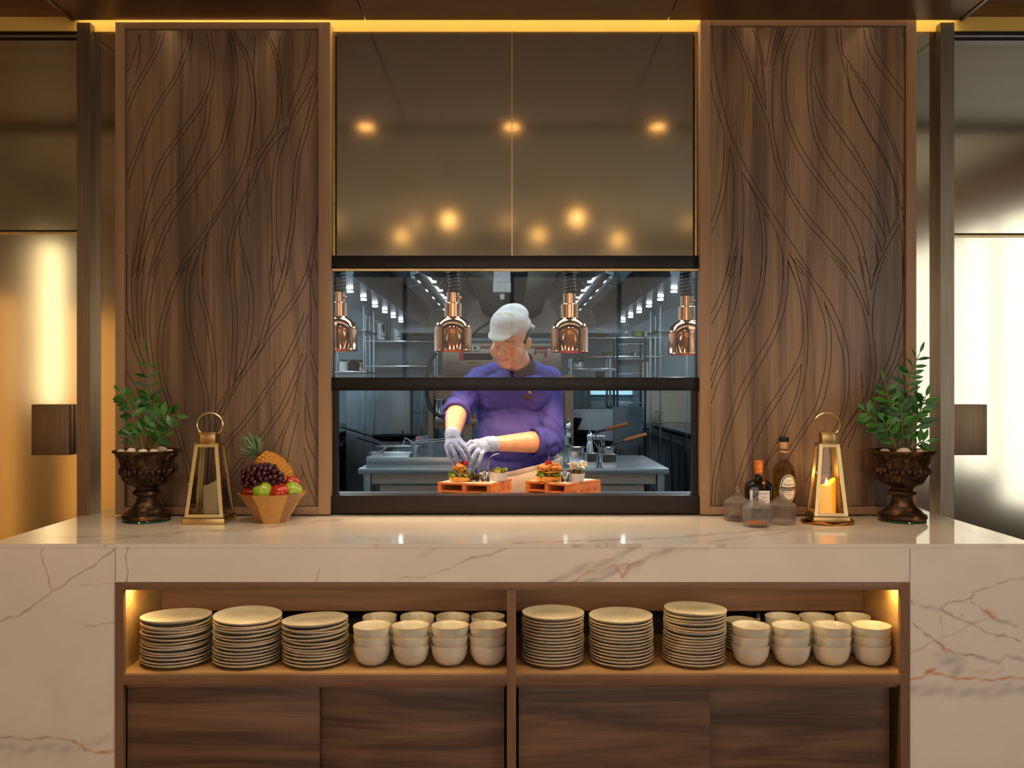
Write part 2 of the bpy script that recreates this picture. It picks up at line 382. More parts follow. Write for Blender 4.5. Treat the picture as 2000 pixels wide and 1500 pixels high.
def skinmat():
    m, nt, bs = nodes('skin'); n = noise(nt, coords(nt), 30, 3)
    a = N(nt, 'ShaderNodeVertexColor'); a.layer_name = 'tone'
    mx = N(nt, 'ShaderNodeMix', data_type='RGBA', blend_type='MULTIPLY'); mx.inputs[0].default_value = 1
    nt.links.new(ramp(nt, n, [(.3, lin((226, 160, 124))), (.7, lin((238, 178, 142)))]), mx.inputs[6]); nt.links.new(a.outputs[0], mx.inputs[7])
    nt.links.new(mx.outputs[2], bs.inputs['Base Color']); bs.inputs['Roughness'].default_value = .42
    bs.inputs['Subsurface Weight'].default_value = .12; bs.inputs['Subsurface Radius'].default_value = (.012, .005, .003); bump(nt, bs, n, .05, .0005); return m
M['skin'] = skinmat()
M['jacket'] = mat('blue_jacket', (64, 62, 150), .75, 0, .06, 300, .25)
M['collar'] = mat('dark_batik', (58, 46, 44), .8, 0, .6, 130, .2)
M['apron'] = mat('cream_apron', (232, 214, 192), .8, 0, .04, 200, .2)
M['cap'] = mat('white_cap', (222, 214, 208), .85, 0, .05, 200, .25)
M['glove'] = mat('nitrile_glove', (160, 176, 214), .42, 0, .05, 60, .15)
M['hair'] = mat('black_hair', (30, 20, 18), .5, 0, .3, 200, .3)
M['brow'] = mat('brow_hair', (70, 44, 34), .7)
M['lip'] = mat('lip', (190, 92, 84), .4)
M['badge'] = mat('brown_badge', (92, 50, 32), .4)
M['gold'] = mat('gold_thread', (196, 146, 58), .4, .6)
M['handle_wood'] = mat('pan_handle_wood', (196, 116, 62), .5, 0, .15)
M['iron'] = mat('black_iron', (26, 26, 28), .45, .6, .2)
M['white_pl'] = mat('white_plastic', (210, 206, 200), .5)
M['red_pl'] = mat('red_plastic', (200, 36, 30), .4)
M['green_pl'] = mat('green_plastic', (150, 178, 84), .5)
M['pink'] = mat('pink_packet', (206, 140, 150), .5); M['bluep'] = mat('blue_packet', (110, 160, 190), .5)
M['bun'] = mat('burger_bun', (232, 160, 70), .45, 0, .15, 40, .1)
M['crumb'] = mat('fried_crumb', (206, 130, 50), .7, 0, .35, 120, .9)
M['lettuce'] = mat('lettuce', (140, 160, 46), .5, 0, .3, 50, .3)
M['herb'] = mat('salad_leaf', (84, 62, 40), .5, 0, .5, 60, .3)
M['tomato'] = mat('tomato', (196, 44, 28), .3)
M['patty'] = mat('patty', (84, 40, 24), .6, 0, .3, 80, .5)
M['cheese'] = mat('cheese', (244, 190, 70), .4)
M['paper'] = mat('liner_paper', (246, 232, 208), .7)
M['label_white'] = mat('label_paper', (236, 232, 222), .6)
M['label_dark'] = mat('label_ink', (40, 34, 30), .6)
M['tequila'] = thin('golden_spirit', .5, (.95, .80, .46))
M['dark_glass'] = mat('dark_bottle_glass', (22, 16, 20), .08, 0, 0, 1, 0)
M['orange_foil'] = mat('orange_foil', (226, 128, 52), .3, .4)
M['spice'] = mat('orange_spice', (214, 110, 40), .8, 0, .3, 100, .5)
M['screen_cyan'] = mat('lit_window', (190, 225, 235), .4, 0, 0, 1, 0, (150, 205, 225), .9)
# ================================================================ SETTING
TOP = .9475                                   # worktop height
WY = .655                                     # plane of the mirrored wall
struct('floor', MB().box(-4.4, 3.95, -7.2, .70, -.1, 0), M['floor'])
struct('floor', MB().box(-2.6, 2.6, .70, 9.4, -.1, 0), M['floor_kitchen'])
struct('wall_left', MB().box(-4.3, -4.15, -7.2, .8, 0, 3.3), M['wall_room'])
struct('wall_right', MB().box(3.9, 4.0, -2.1, .8, 0, 3.3).box(3.9, 4.0, -7.2, -5.3, 0, 3.3).box(3.9, 4.0, -5.3, -2.1, 2.76, 3.3).box(3.9, 4.0, -5.3, -2.1, 0, .5), M['wall_room'])
struct('wall_back', MB().box(-4.3, -2.6, -7.2, -7.1, 0, 3.3).box(2.6, 4.0, -7.2, -7.1, 0, 3.3).box(-2.6, 2.6, -7.2, -7.1, 2.75, 3.3).box(-2.6, 2.6, -7.2, -7.1, 0, .9), M['wall_room'])
struct('ceiling', MB().box(-4.3, 4.0, -7.2, -.76, 3.2, 3.3), M['ceil_room'])
struct('trim_1', MB().box(-4.3, 4.0, -.80, -.76, 2.756, 3.3), M['ceil_room'])
# right-hand restaurant window (reflected in the mirrors), then an added back-wall fill panel
def room_window(name, pts, m, nx, axis):
    w = thing(name, None, None, kind='structure')
    x0, x1, y0, y1, z0, z1 = pts
    MB().box(*pts).build('pane', m, w)
    fr = MB()
    for k in range(nx + 1):
        t = k / nx
        if axis == 'y': yy = y0 + (y1 - y0) * t; fr.box(x0 - .06, x0 - .005, yy - .025, yy + .025, z0, z1)
        else: xx = x0 + (x1 - x0) * t; fr.box(xx - .025, xx + .025, y1 + .005, y1 + .06, z0, z1)
    fr.build('window_frame', M['bronze_plate'], w)
room_window('window_1', (3.96, 3.98, -5.3, -2.1, .5, 2.76), M['daylight'], 5, 'y')
room_window('front_fill_panel', (-2.6, 2.6, -7.18, -7.16, .9, 2.75), mat('front_fill_glow', (255, 235, 210), .5, 0, 0, 1, 0, (255, 236, 218), 2.1), 4, 'x')  # added glowing panel behind the camera, frontal fill for the counter
# left wall: added glowing panels standing for lit gold drapes and a frosted light column
for y0, y1 in ((-3.55, -2.2), (-5.9, -4.35)):
    o = bx('drape_glow_panel', M['drape_glow'], (-4.145, -4.115, y0, y1, .1, 2.15)); tag(o, 'tall glowing stand-in for lit gold drapes %s the white column lamp' % ('nearer the counter than' if y0 > -4 else 'beyond'), 'glow panel', 'drape glow panels of the dining room')
o = MB().cyl((-4.0, -3.92, 1.25), .075, 1.4, 24).build('column_lamp', M['column_lamp']); tag(o, 'tall frosted light column hung on the dining room wall', 'lamp')
o = MB().cyl((-4.0, -3.92, 2.6), .04, .6, 12).build('hanger', M['bronze'], o); 
for k, (y, w, z0, z1) in enumerate(((-2.75, .05, 0, 2.3), (-3.20, .03, 0, 2.2), (-3.62, .05, 0, 2.9), (-4.22, .06, 0, 2.9), (-4.8, .03, 0, 2.2), (-5.3, .05, 0, 2.3))):
    struct('trim_%d' % (7 + k), MB().box(-4.11, -4.06, y - w, y + w, z0, z1), M['bronze'])
sb = thing('dining_sideboard', 'low dark sideboard under the bright dining room window', 'sideboard', (3.55, -3.9, 0))
bx('body', M['door_wood'], (-.22, .22, -.9, .9, .12, .70), sb, b=.004); bx('top', M['black'], (-.24, .24, -.92, .92, .70, .73), sb, b=.003)
for sx in (-.17, .17):
    for sy in (-.8, .8): bx('leg', M['black'], (sx - .02, sx + .02, sy - .02, sy + .02, 0, .12), sb)
# soffit of three bronze sheets over the counter, timber ceiling either side
sof = thing('ceiling_soffit', None, None, kind='structure')
for x0, x1 in ((-1.594, -.537), (-.533, .567), (.571, 1.63)):
    bx('panel', M['soffit'], (x0, x1, -.76, -.695, 2.756, 2.80), sof); bx('panel', M['soffit'], (x0, x1, -.645, .59, 2.756, 2.80), sof)
bx('shadow_gap', M['black'], (-1.594, 1.63, -.695, -.645, 2.79, 2.80), sof)
bx('rim', M['bronze'], (-1.606, -1.594, -.76, .59, 2.752, 2.83), sof); bx('rim', M['bronze'], (1.63, 1.642, -.76, .59, 2.752, 2.83), sof)
for i, x in enumerate((-.75, 0, .75)):
    d = thing('recessed_downlight', None, 'downlight', (x, -.67, 2.75), group='downlights in the soffit gap'); d['label'] = 'warm recessed downlight in the dark gap of the bronze soffit'
    MB().lathe([(.048, 0), (.05, .03), (.038, .03)], 24, capb=False, capt=False).build('rim', M['bronze'], d); MB().cyl((0, 0, .012), .044, .004, 24).build('lens', M['bulb_dim'], d)
cw = thing('ceiling_timber', None, None, kind='structure')
for x0, x1 in ((-4.15, -1.606), (1.642, 3.9)):
    for k in range(5):
        a = -.76 + k * 1.415 / 5; bx('plank', M['ceil_wood'], (x0, x1, a + .001, a + 1.415 / 5 - .001, 2.79, 2.81), cw)
struct('trim_2', MB().box(-4.15, 3.9, .645, .70, 2.735, 2.95), M['cove'])      # gilt cove board
struct('trim_3', MB().box(-4.15, 3.9, .52, .70, 2.95, 2.99), M['ceil_room'])
struct('trim_4', MB().box(-4.15, 3.9, .52, .585, 2.812, 2.95), M['ceil_room'])
# mirrored wall: two bronze sheets over the hatch, side strips, doors
wf = thing('wall_front', None, None, kind='structure')
bx('mirror_sheet', M['mirror_top'], (-.668, -.0012, WY, WY + .02, 1.905, 2.735), wf)
bx('mirror_sheet', M['mirror_top'], (.0012, .690, WY, WY + .02, 1.905, 2.735), wf)
bx('mirror_sheet', M['mirror_side'], (-1.60, -1.45, WY, WY + .02, .9, 2.735), wf)
bx('mirror_sheet', M['mirror_side'], (1.478, 1.63, WY, WY + .02, .9, 2.735), wf)
bx('seam_strip', M['brass_edge'], (-.0012, .0012, WY - .0005, WY + .02, 1.905, 2.735), wf)
bx('backing', M['black'], (-1.60, -.67, .68, .70, 0, 2.95), wf); bx('backing', M['black'], (.692, 1.63, .68, .70, 0, 2.95), wf)
bx('backing', M['black'], (-.67, .692, .68, .70, 1.905, 2.95), wf); bx('backing', M['black'], (-.67, .692, .68, .70, 0, .96), wf)
bx('backing', M['black'], (-4.2, -1.60, .70, .72, 0, 2.95), wf); bx('backing', M['black'], (1.63, 3.9, .70, .72, 0, 2.95), wf)
for s, n, hx0, hx1, dz in ((-1, 1, -1.772, -1.632, 0), (1, 2, 1.630, 1.752, -.012)):
    d = thing('door_%d' % n, None, None, kind='structure')
    e = -1.60 if s < 0 else 1.625
    xs = sorted((e, e + s * 1.05)); zs = Z(452, .66) + dz
    bx('glass', M['mirror_side'], (xs[0], xs[1], .662, .672, .02, zs - .008), d)
    bx('glass', M['mirror_side'], (xs[0], xs[1], .662, .672, zs + .004, 2.70), d)
    bx('rail', M['dark_metal'], (xs[0], xs[1], .650, .675, zs - .003, zs + .004), d)
    bx('rail', M['brass'], (xs[0], xs[1], .652, .675, zs - .010, zs - .003), d)
    bx('rail', M['dark_metal'], (xs[0], xs[1], .640, .675, 2.70, 2.735), d); bx('rail', M['steel_shiny'], (xs[0], xs[1], .636, .64, 2.712, 2.718), d)
    ed = sorted((e, e + s * .011)); bx('stile', M['brass'], (ed[0], ed[1], .650, .662, .02, zs - .01), d)
    bx('lock_plate', M['bronze_plate'], (hx0, hx1, .628, .660, Z(889, .63), Z(790, .63)), d, b=.0015)
    far = sorted((e + s * 1.05, e + s * 2.6)); bx('glass', M['mirror_side'], (far[0] + .01, far[1] - .01, .662, .672, .02, 2.70), d)
struct('trim_5', MB().box(X(150, .61), X(176, .61), .61, .665, 0, 2.755), M['bronze'])
struct('trim_6', MB().box(X(1837, .61), X(1864, .61), .61, .665, 0, 2.755), M['bronze'])
# serving hatch: black sash frame with two rails, glass in the upper light
h = thing('window_3', None, None, kind='structure')
HX0, HX1 = -.668, .690
bx('rail', M['dark_rail'], (HX0, HX1, .625, .66, Z(527, .625) + .006, Z(499, .625)), h, b=.001)
bx('rail', M['brass'], (HX0, HX1, .622, .64, Z(529, .622), Z(525, .622)), h)
bx('rail', M['dark_rail'], (HX0, HX1, .620, .66, Z(763, .62), Z(737, .62)), h, b=.001)
bx('sill', M['dark_metal'], (HX0, HX1, .612, .70, Z(1003, .612), Z(968, .612)), h, b=.001)
for x in (HX0 + .011, HX1 - .011):
    bx('stile', M['dark_rail'], (x - .011, x + .011, .640, .676, Z(968, .65), Z(737, .65)), h)
    bx('stile', M['brass'], (x - .003, x + .003, .632, .640, Z(500, .65), 2.73), h)
for x0, x1 in ((HX0 - .012, HX0), (HX1, HX1 + .010)):
    bx('stile', M['dark_metal'], (x0, x1, .600, .70, .953, 2.735), h)
MB().add([(HX0 + .002, .65, Z(738, .65)), (HX1 - .002, .65, Z(738, .65)), (HX1 - .002, .65, Z(526, .65)), (HX0 + .002, .65, Z(526, .65))], [(0, 1, 2, 3)]).build('pane', M['pane'], h)
# kitchen shell
struct('wall_kitchen', MB().box(-2.45, -2.35, .72, 9.3, 0, 2.95), M['wall_kitchen']); struct('wall_kitchen_right', MB().box(2.35, 2.45, .72, 9.3, 0, 2.95), M['wall_kitchen'])
struct('wall_kitchen_back', MB().box(-2.45, 2.45, 9.2, 9.3, 0, 2.95), M['wall_kitchen'])
struct('ceiling_kitchen', MB().box(-2.45, 2.45, .70, 9.3, 2.9, 3.0), M['ceiling_kitchen'])
struct('wall_hatch', MB().box(-2.45, -.70, .70, .74, 0, 2.95).box(.72, 2.45, .70, .74, 0, 2.95).box(-.70, .72, .70, .74, 1.93, 2.95).box(-.70, .72, .70, .74, 0, .89), M['steel'])

# ================================================================ COUNTER
def seg(pts, w):
    return np.array(pts, float), w
def paint_grid(name, mapf, nu, nv, veins, parent, m, pix, wv=.8):
    """grid mesh whose 'vein' attribute holds gold, grey and brown mineral amounts; mapf(u,v)->xyz, pix(u,v)->px coords"""
    u, v = np.meshgrid(np.linspace(0, 1, nu), np.linspace(0, 1, nv)); u = u.ravel(); v = v.ravel()
    xyz = mapf(u, v); p = pix(u, v)
    wob = np.stack([np.sin(p[1] * .11 + 1) * 2.2 + np.sin(p[1] * .31 + p[0] * .07) * 1.1, np.sin(p[0] * .09) * 2.0 + np.sin(p[0] * .27 + p[1] * .1 + 2) * 1.2])
    q = p + wob * wv
    out = np.zeros((3, len(u)))
    for kind, w, amp, pts in veins:
        pts = np.array(pts, float); best = np.full(len(u), 1e9)
        for a, b in zip(pts[:-1], pts[1:]):
            d = b - a; t = np.clip(((q[0] - a[0]) * d[0] + (q[1] - a[1]) * d[1]) / (d @ d + 1e-9), 0, 1)
            best = np.minimum(best, np.hypot(q[0] - a[0] - t * d[0], q[1] - a[1] - t * d[1]))
        mod = .65 + .35 * np.sin(p[0] * .13 + p[1] * .21 + w) * np.sin(p[0] * .045 - p[1] * .08)
        out[kind] = np.maximum(out[kind], amp * np.exp(-(best / w) ** 2) * mod)
    fs = [];
    idx = np.arange(nu * nv).reshape(nv, nu)
    fs = np.stack([idx[:-1, :-1].ravel(), idx[:-1, 1:].ravel(), idx[1:, 1:].ravel(), idx[1:, :-1].ravel()], 1)
    me = bpy.data.meshes.new(name); me.vertices.add(nu * nv); me.vertices.foreach_set('co', xyz.T.ravel())
    me.loops.add(fs.size); me.loops.foreach_set('vertex_index', fs.ravel()); me.polygons.add(len(fs)); me.polygons.foreach_set('loop_start', np.arange(0, fs.size, 4)); me.polygons.foreach_set('loop_total', np.full(len(fs), 4))
    me.update(); me.validate()
    at = me.color_attributes.new('vein', 'FLOAT_COLOR', 'POINT'); at.data.foreach_set('color', np.concatenate([out, np.ones((1, len(u)))]).T.ravel())
    me.materials.append(m); return finish(bpy.data.objects.new(name, me), parent)
def marble(name, base, rough):
    m, nt, bs = nodes(name); a = N(nt, 'ShaderNodeAttribute'); a.attribute_name = 'vein'
    sp = N(nt, 'ShaderNodeSeparateColor'); nt.links.new(a.outputs['Color'], sp.inputs[0]); B = lin(base)
    v = coords(nt); n = noise(nt, v, 3.2, 6, .6, .8)
    cur = ramp(nt, n, [(.35, tuple(x * .93 for x in B)), (.65, B)])
    for ch, c in ((1, (150, 142, 140)), (2, (138, 108, 88)), (0, (196, 134, 72))):
        mx = N(nt, 'ShaderNodeMix', data_type='RGBA'); nt.links.new(sp.outputs[ch], mx.inputs[0]); nt.links.new(cur, mx.inputs[6]); mx.inputs[7].default_value = (*lin(c), 1); cur = mx.outputs[2]
    nt.links.new(cur, bs.inputs['Base Color']); bs.inputs['Roughness'].default_value = rough; bs.inputs['Specular IOR Level'].default_value = .6
    return m
M['marble'] = marble('veined_marble', (226, 217, 208), .16); M['marble_top'] = marble('veined_marble_top', (226, 212, 194), .07)
G, Y_, B_ = 0, 1, 2
VL = [(B_, 2, .7, [(80, 1062), (81, 1080), (90, 1120), (103, 1155)]), (B_, 1.8, .75, [(225, 1073), (180, 1105), (140, 1130), (103, 1157), (60, 1185), (38, 1203), (0, 1213)]),
      (B_, 1.3, .4, [(225, 1140), (190, 1140), (160, 1145)]), (B_, 1.3, .6, [(225, 1217), (200, 1218), (165, 1224)]), (B_, 2, .7, [(-25, 1440), (60, 1443), (120, 1441), (150, 1450)]),
      (G, 3, 1, [(145, 1449), (165, 1465), (190, 1468), (226, 1470)]), (Y_, 10, .55, [(-25, 1452), (40, 1464), (80, 1461), (130, 1460)]), (Y_, 7, .4, [(150, 1465), (180, 1450), (230, 1436)]), (Y_, 22, .25, [(-20, 1462), (120, 1462)])]
VF = [(B_, 1.6, .8, [(248, 1060), (247, 1140)]), (B_, 1.8, .7, [(1000, 1068), (950, 1085), (905, 1096)]), (B_, 1.2, .5, [(905, 1096), (870, 1113), (830, 1125), (780, 1130)]), (B_, 1.6, .8, [(621, 1112), (617, 1136)]),
      (Y_, 6, .7, [(1245, 1062), (1200, 1095), (1150, 1105), (1110, 1120), (1075, 1138)]), (Y_, 6, .75, [(1390, 1064), (1310, 1072), (1260, 1095), (1200, 1115), (1170, 1130), (1120, 1138)]), (Y_, 9, .4, [(1130, 1120), (1240, 1110)]),
      (G, 2.2, .9, [(1120, 1138), (1150, 1115), (1190, 1108), (1250, 1097)]), (G, 3, .9, [(1200, 1106), (1215, 1128), (1230, 1102)]), (G, 2, .6, [(1180, 1092), (1200, 1094)]), (Y_, 5, .25, [(820, 1085), (870, 1062)])]
VR = [(B_, 2, .7, [(2030, 1120), (1950, 1140), (1905, 1157), (1895, 1170), (1880, 1172), (1850, 1175), (1837, 1190), (1850, 1197), (1890, 1215), (1920, 1233), (1960, 1243), (1993, 1252)]), (Y_, 4, .5, [(1775, 1175), (1810, 1185), (1860, 1200)]),
      (B_, 1.6, .6, [(1895, 1177), (1920, 1190), (1955, 1213)]), (G, 5, 1, [(1925, 1193), (1945, 1205)]), (Y_, 4, .7, [(1950, 1212), (1983, 1222)]), (B_, 2, .8, [(1783, 1217), (1810, 1240), (1845, 1265), (1865, 1275), (1910, 1283)]),
      (Y_, 4, .7, [(1900, 1282), (1950, 1293), (1965, 1283), (2030, 1293)]), (G, 5, .9, [(1840, 1262), (1848, 1272)]), (G, 2, .5, [(1776, 1277), (1830, 1250), (1880, 1228), (1930, 1208)]),
      (G, 2.4, 1, [(1776, 1328), (1800, 1322), (1820, 1315), (1850, 1320), (1880, 1325), (1920, 1328), (1970, 1325), (2030, 1324)]), (G, 6, 1, [(1812, 1313), (1824, 1311)]), (G, 5, .35, [(1900, 1315), (1960, 1308)]),
      (Y_, 14, .55, [(1838, 1290), (1868, 1288), (1868, 1312)]), (Y_, 12, .5, [(1776, 1346), (1850, 1350), (1920, 1354), (1975, 1346), (2030, 1342)]), (B_, 1.2, .5, [(1865, 1203), (1885, 1202)]), (B_, 1.4, .5, [(1840, 1230), (1838, 1205)])]
cn = thing('marble_counter', 'cream marble clad counter with grey and gold veins around a timber cabinet', 'counter')
def front(name, x0, x1, z0, z1, veins):
    nu = max(2, int((x1 - x0) / .0026)); nv = max(2, int((z1 - z0) / .0026))
    paint_grid(name, lambda u, v: np.stack([x0 + (x1 - x0) * u, np.zeros_like(u), z0 + (z1 - z0) * v]), nu, nv, veins, cn, M['marble'],
               lambda u, v: np.stack([1000 + (x0 + (x1 - x0) * u) * S(0), 755 + (CZ - z0 - (z1 - z0) * v) * S(0)]))
CX0, CX1 = X(225, 0), X(1777, 0)
front('front_panel', -1.575, CX0 - .0008, 0, TOP - .012, VL); front('front_panel', CX1 + .0008, 1.575, 0, TOP - .012, VR)
front('fascia_panel', CX0 + .0008, CX1 - .0008, Z(1137, 0), TOP - .012, VF)
bx('core', M['frame_wood'], (-1.565, CX0 - .004, .003, .64, 0, TOP - .02), cn); bx('core', M['frame_wood'], (CX1 + .004, 1.565, .003, .64, 0, TOP - .02), cn)
bx('core', M['frame_wood'], (CX0, CX1, .003, .64, Z(1137, 0) + .001, TOP - .02), cn)
bx('side_panel', M['marble'], (-1.575, -1.565, .001, .65, 0, TOP - .012), cn); bx('side_panel', M['marble'], (1.565, 1.575, .001, .65, 0, TOP - .012), cn)
wt = thing('worktop', 'glossy cream marble worktop running the width of the counter under the hatch', 'worktop')
def tpix(u, v):
    x = -1.575 + 3.15 * u; y = .655 * v; s = F / (y - CY); return np.stack([1000 + x * s, 755 + (CZ - TOP) * s])
VT = [(B_, 1.6, .5, [(190, 1056), (350, 1040), (480, 1035), (620, 1018), (700, 1012)]), (B_, 1.6, .45, [(100, 1050), (230, 1046), (330, 1048)]), (B_, 1.8, .5, [(1000, 1061), (1300, 1051), (1500, 1035), (1600, 1031)]), (B_, 2, .4, [(1380, 1060), (1560, 1036), (1700, 1030)]),
      (Y_, 3, .3, [(1840, 1012), (1900, 1040), (1960, 1058)]), (G, 2, .35, [(700, 1050), (760, 1058)])]
paint_grid('slab', lambda u, v: np.stack([-1.575 + 3.15 * u, .655 * v, np.full_like(u, TOP)]), 900, 190, VT, wt, M['marble_top'], tpix, .15)
paint_grid('edge', lambda u, v: np.stack([-1.575 + 3.15 * u, np.zeros_like(u) - .0005, TOP - .012 + .012 * v]), 900, 5, VT, wt, M['marble'], lambda u, v: np.stack([1000 + (-1.575 + 3.15 * u) * S(0), 1055 + 0 * u]))
bx('underside', M['marble'], (-1.575, 1.575, 0.0, .655, TOP - .012, TOP - .0004), wt)

# ---- cabinet in the counter
cb = thing('serving_cabinet', 'walnut cabinet with two lit open shelves over four sliding doors', 'cabinet')
Y0 = -.004
def cbx(n, m, px0, px1, py0, py1, ya, yb, b=.0008):
    return bx(n, m, (X(px0, 0), X(px1, 0), ya, yb, Z(py1, 0), Z(py0, 0)), cb, b=b)
ZB = .30
for a_, b_, c_, d_ in ((226, 242, X(226, 0), -1.1815), (1758, 1776, 1.1815, X(1776, 0))):
    bx('side_frame', M['cab_wood_v'], (X(a_, 0), X(b_, 0), Y0, .014, 0, Z(1152, 0) + .0235), cb); bx('side_panel', M['shelf_wood'], (c_, d_, .014, .50, 0, Z(1152, 0) + .0235), cb)
bx('divider', M['cab_wood_v'], (X(990, 0), X(1008, 0), Y0, .50, 0, Z(1152, 0)), cb)
cbx('top_rail', M['cab_wood'], 242, 1758, 1138, 1152, Y0, .45)
SZ = Z(1316.5, 0)
for a, b in ((242, 990), (1008, 1758)):
    cbx('shelf_edge', M['cab_wood'], a, b, 1317, 1337, Y0, .012)
    bx('shelf', M['shelf_wood'], (X(a, 0) - (.0145 if a < 300 else 0), X(b, 0) + (.0145 if b > 1700 else 0), .012, .46, Z(1337, 0), SZ - .0005), cb)
    bx('back_rail', M['cab_wood'], (X(a, 0) - (.0145 if a < 300 else 0), X(b, 0) + (.0145 if b > 1700 else 0), .335, .35, Z(1193, .335), Z(1152, 0)), cb)
    bx('back_panel', M['black'], (X(a, 0) - (.0145 if a < 300 else 0), X(b, 0) + (.0145 if b > 1700 else 0), .45, .46, Z(1337, 0), Z(1152, 0)), cb)
    cbx('door_track', M['cab_wood'], a + 2, b - 2, 1338, 1345, .012, .03)
for s in ((242, 250, 1), (1750, 1758, -1)):     # uprights lining the lit ends
    pass
for a, b, m_ in ((245, 990, 622), (1013, 1752, 1389)):
    z1 = Z(1345, 0)
    bx('sliding_door', M['door_wood'], (X(a, 0), X(m_, 0), .014, .032, .03, z1), cb, b=.001)
    bx('sliding_door', M['door_wood'], (X(m_, 0) - .03, X(b, 0) - .008, .036, .054, .03, z1 - .002), cb, b=.001)
bx('plinth', M['black'], (X(242, 0), X(1758, 0), .06, .08, 0, .04), cb); bx('floor_board', M['cab_wood'], (X(242, 0), X(1758, 0), .012, .46, .028, .03), cb)
bx('white_socket', M['white_pl'], (X(1478, .44), X(1484, .44), .435, .45, .585, .63), cb)

# ================================================================ CARVED PANELS
GL = []   # (zoom origin x, y, scale, [lines]) in photograph pixels
def zl(ox, oy, sc, lines):
    return [[(ox + x / sc, oy + y / sc) for x, y in l] for l in lines]
def pair(l, g):
    return [l, [(x + g, y + g * .3) for x, y in l]]
UL = [[(130, 60), (95, 210), (40, 340)], [(810, 60), (795, 300), (805, 500), (790, 700), (770, 850)], [(955, 60), (940, 250), (960, 450), (970, 600)], [(1135, 60), (1110, 220), (1050, 400), (985, 570)],
      [(990, 620), (950, 700), (915, 850), (900, 1050), (905, 1250), (900, 1500)], [(1180, 250), (1100, 400), (1030, 540), (985, 700), (940, 850), (930, 1100), (935, 1300), (960, 1480)], [(1180, 280), (1120, 420), (1040, 560)],
      [(770, 890), (760, 1050), (770, 1150)], [(720, 1140), (715, 1250), (745, 1400), (770, 1490)], [(620, 1080), (560, 1170), (530, 1250), (500, 1400), (492, 1500)], [(495, 1305), (465, 1400), (440, 1500)], [(1182, 1000), (1165, 1200), (1120, 1400), (1110, 1500)],
      [(1180, 1080), (1160, 1300), (1140, 1420)], [(410, 1410), (380, 1460), (350, 1500)], [(130, 60), (128, 200), (105, 320)]]
UL += pair([(255, 60), (215, 180), (130, 330), (90, 400), (42, 520)], 22) + pair([(420, 60), (395, 170), (325, 340), (265, 430), (195, 550), (140, 680), (110, 760), (65, 870), (40, 980)], 22)
UL += pair([(520, 60), (540, 200), (540, 320), (505, 440), (440, 550), (360, 660), (280, 770), (220, 880), (165, 1050), (135, 1180), (100, 1400), (85, 1500)], 24)
UL += pair([(525, 430), (505, 600), (455, 750), (385, 900), (285, 1040), (190, 1200), (140, 1350), (105, 1480)], 26) + pair([(635, 60), (675, 220), (675, 400), (635, 600), (590, 750), (510, 860), (430, 980), (320, 1130), (255, 1260), (205, 1400), (180, 1500)], 24)
UL += pair([(655, 60), (740, 200), (772, 350), (785, 500), (760, 700), (735, 820), (685, 930), (620, 1040), (545, 1170), (465, 1290), (385, 1400), (340, 1490)], 26)
UL += pair([(855, 60), (915, 200), (940, 350), (935, 500), (915, 620), (860, 720), (790, 820)], 22) + pair([(1170, 330), (1100, 600), (1045, 800), (1025, 1000), (1010, 1200), (975, 1400), (960, 1500)], 24)
UL += pair([(975, 625), (890, 720), (825, 820), (785, 930), (740, 1030), (690, 1150), (650, 1300), (635, 1500)], 24)
LL = [[(1035, 710), (1010, 850), (950, 1000), (900, 1100), (850, 1250)], [(1040, 900), (1000, 1050), (965, 1220)], [(1110, 60), (1120, 200), (1158, 350)], [(1110, 540), (1158, 690)], [(1108, 600), (1125, 680), (1158, 770)], [(1075, 780), (1110, 960), (1158, 1110)],
      [(1075, 860), (1085, 1050), (1158, 1210)], [(1130, 0), (1150, 120), (1158, 200)], [(40, 270), (70, 380), (110, 500), (160, 640)], [(40, 390), (100, 560), (160, 700)], [(40, 640), (130, 800), (180, 920)], [(40, 700), (100, 830), (150, 940)],
      [(230, 1340), (270, 1425)], [(205, 1340), (245, 1425)], [(40, 1040), (90, 1090)], [(1030, 1300), (1070, 1250)], [(1050, 1200), (1100, 1330), (1140, 1425)], [(1070, 1100), (1110, 1260), (1155, 1390)], [(1015, 880), (960, 1020), (930, 1130)]]
LL += pair([(130, 0), (115, 150), (110, 300), (125, 470)], 25) + pair([(85, 0), (78, 150), (85, 330), (105, 490)], -28) + pair([(220, 0), (185, 120), (160, 280), (158, 400), (165, 510), (185, 640)], 27) + pair([(400, 15), (325, 130), (280, 250), (240, 400), (230, 550), (240, 690), (290, 860), (370, 1130), (400, 1250), (430, 1425)], 26)
LL += pair([(425, 0), (390, 130), (385, 300), (410, 480), (455, 650), (490, 780), (495, 880), (497, 990), (490, 1200), (480, 1425)], 27) + pair([(462, 0), (462, 200), (505, 370), (535, 560), (540, 700), (535, 880), (530, 990), (515, 1200), (500, 1425)], 27)
LL += pair([(635, 0), (648, 200), (660, 350), (655, 550), (635, 750), (560, 890), (520, 1060), (490, 1250)], 28) + pair([(712, 0), (748, 200), (748, 400), (708, 600), (668, 715)], 28) + pair([(970, 0), (925, 160), (855, 340), (810, 500), (752, 605)], 26)
LL += pair([(1100, 40), (1040, 180), (950, 320), (870, 420), (810, 520), (728, 640), (650, 760), (590, 880), (550, 980), (520, 1150), (500, 1350)], 25) + pair([(1070, 330), (1010, 480), (940, 620), (870, 720), (790, 850), (710, 960), (640, 1040), (580, 1150), (540, 1300)], 25)
LL += pair([(1060, 560), (1005, 700), (935, 860), (870, 960), (800, 1060), (710, 1160), (640, 1250), (590, 1330), (560, 1425)], 26) + pair([(890, 0), (870, 150), (885, 300)], 20) + [[(1100, 50), (1110, 300), (1108, 500)], [(668, 718), (740, 640)], [(752, 605), (800, 540)]]
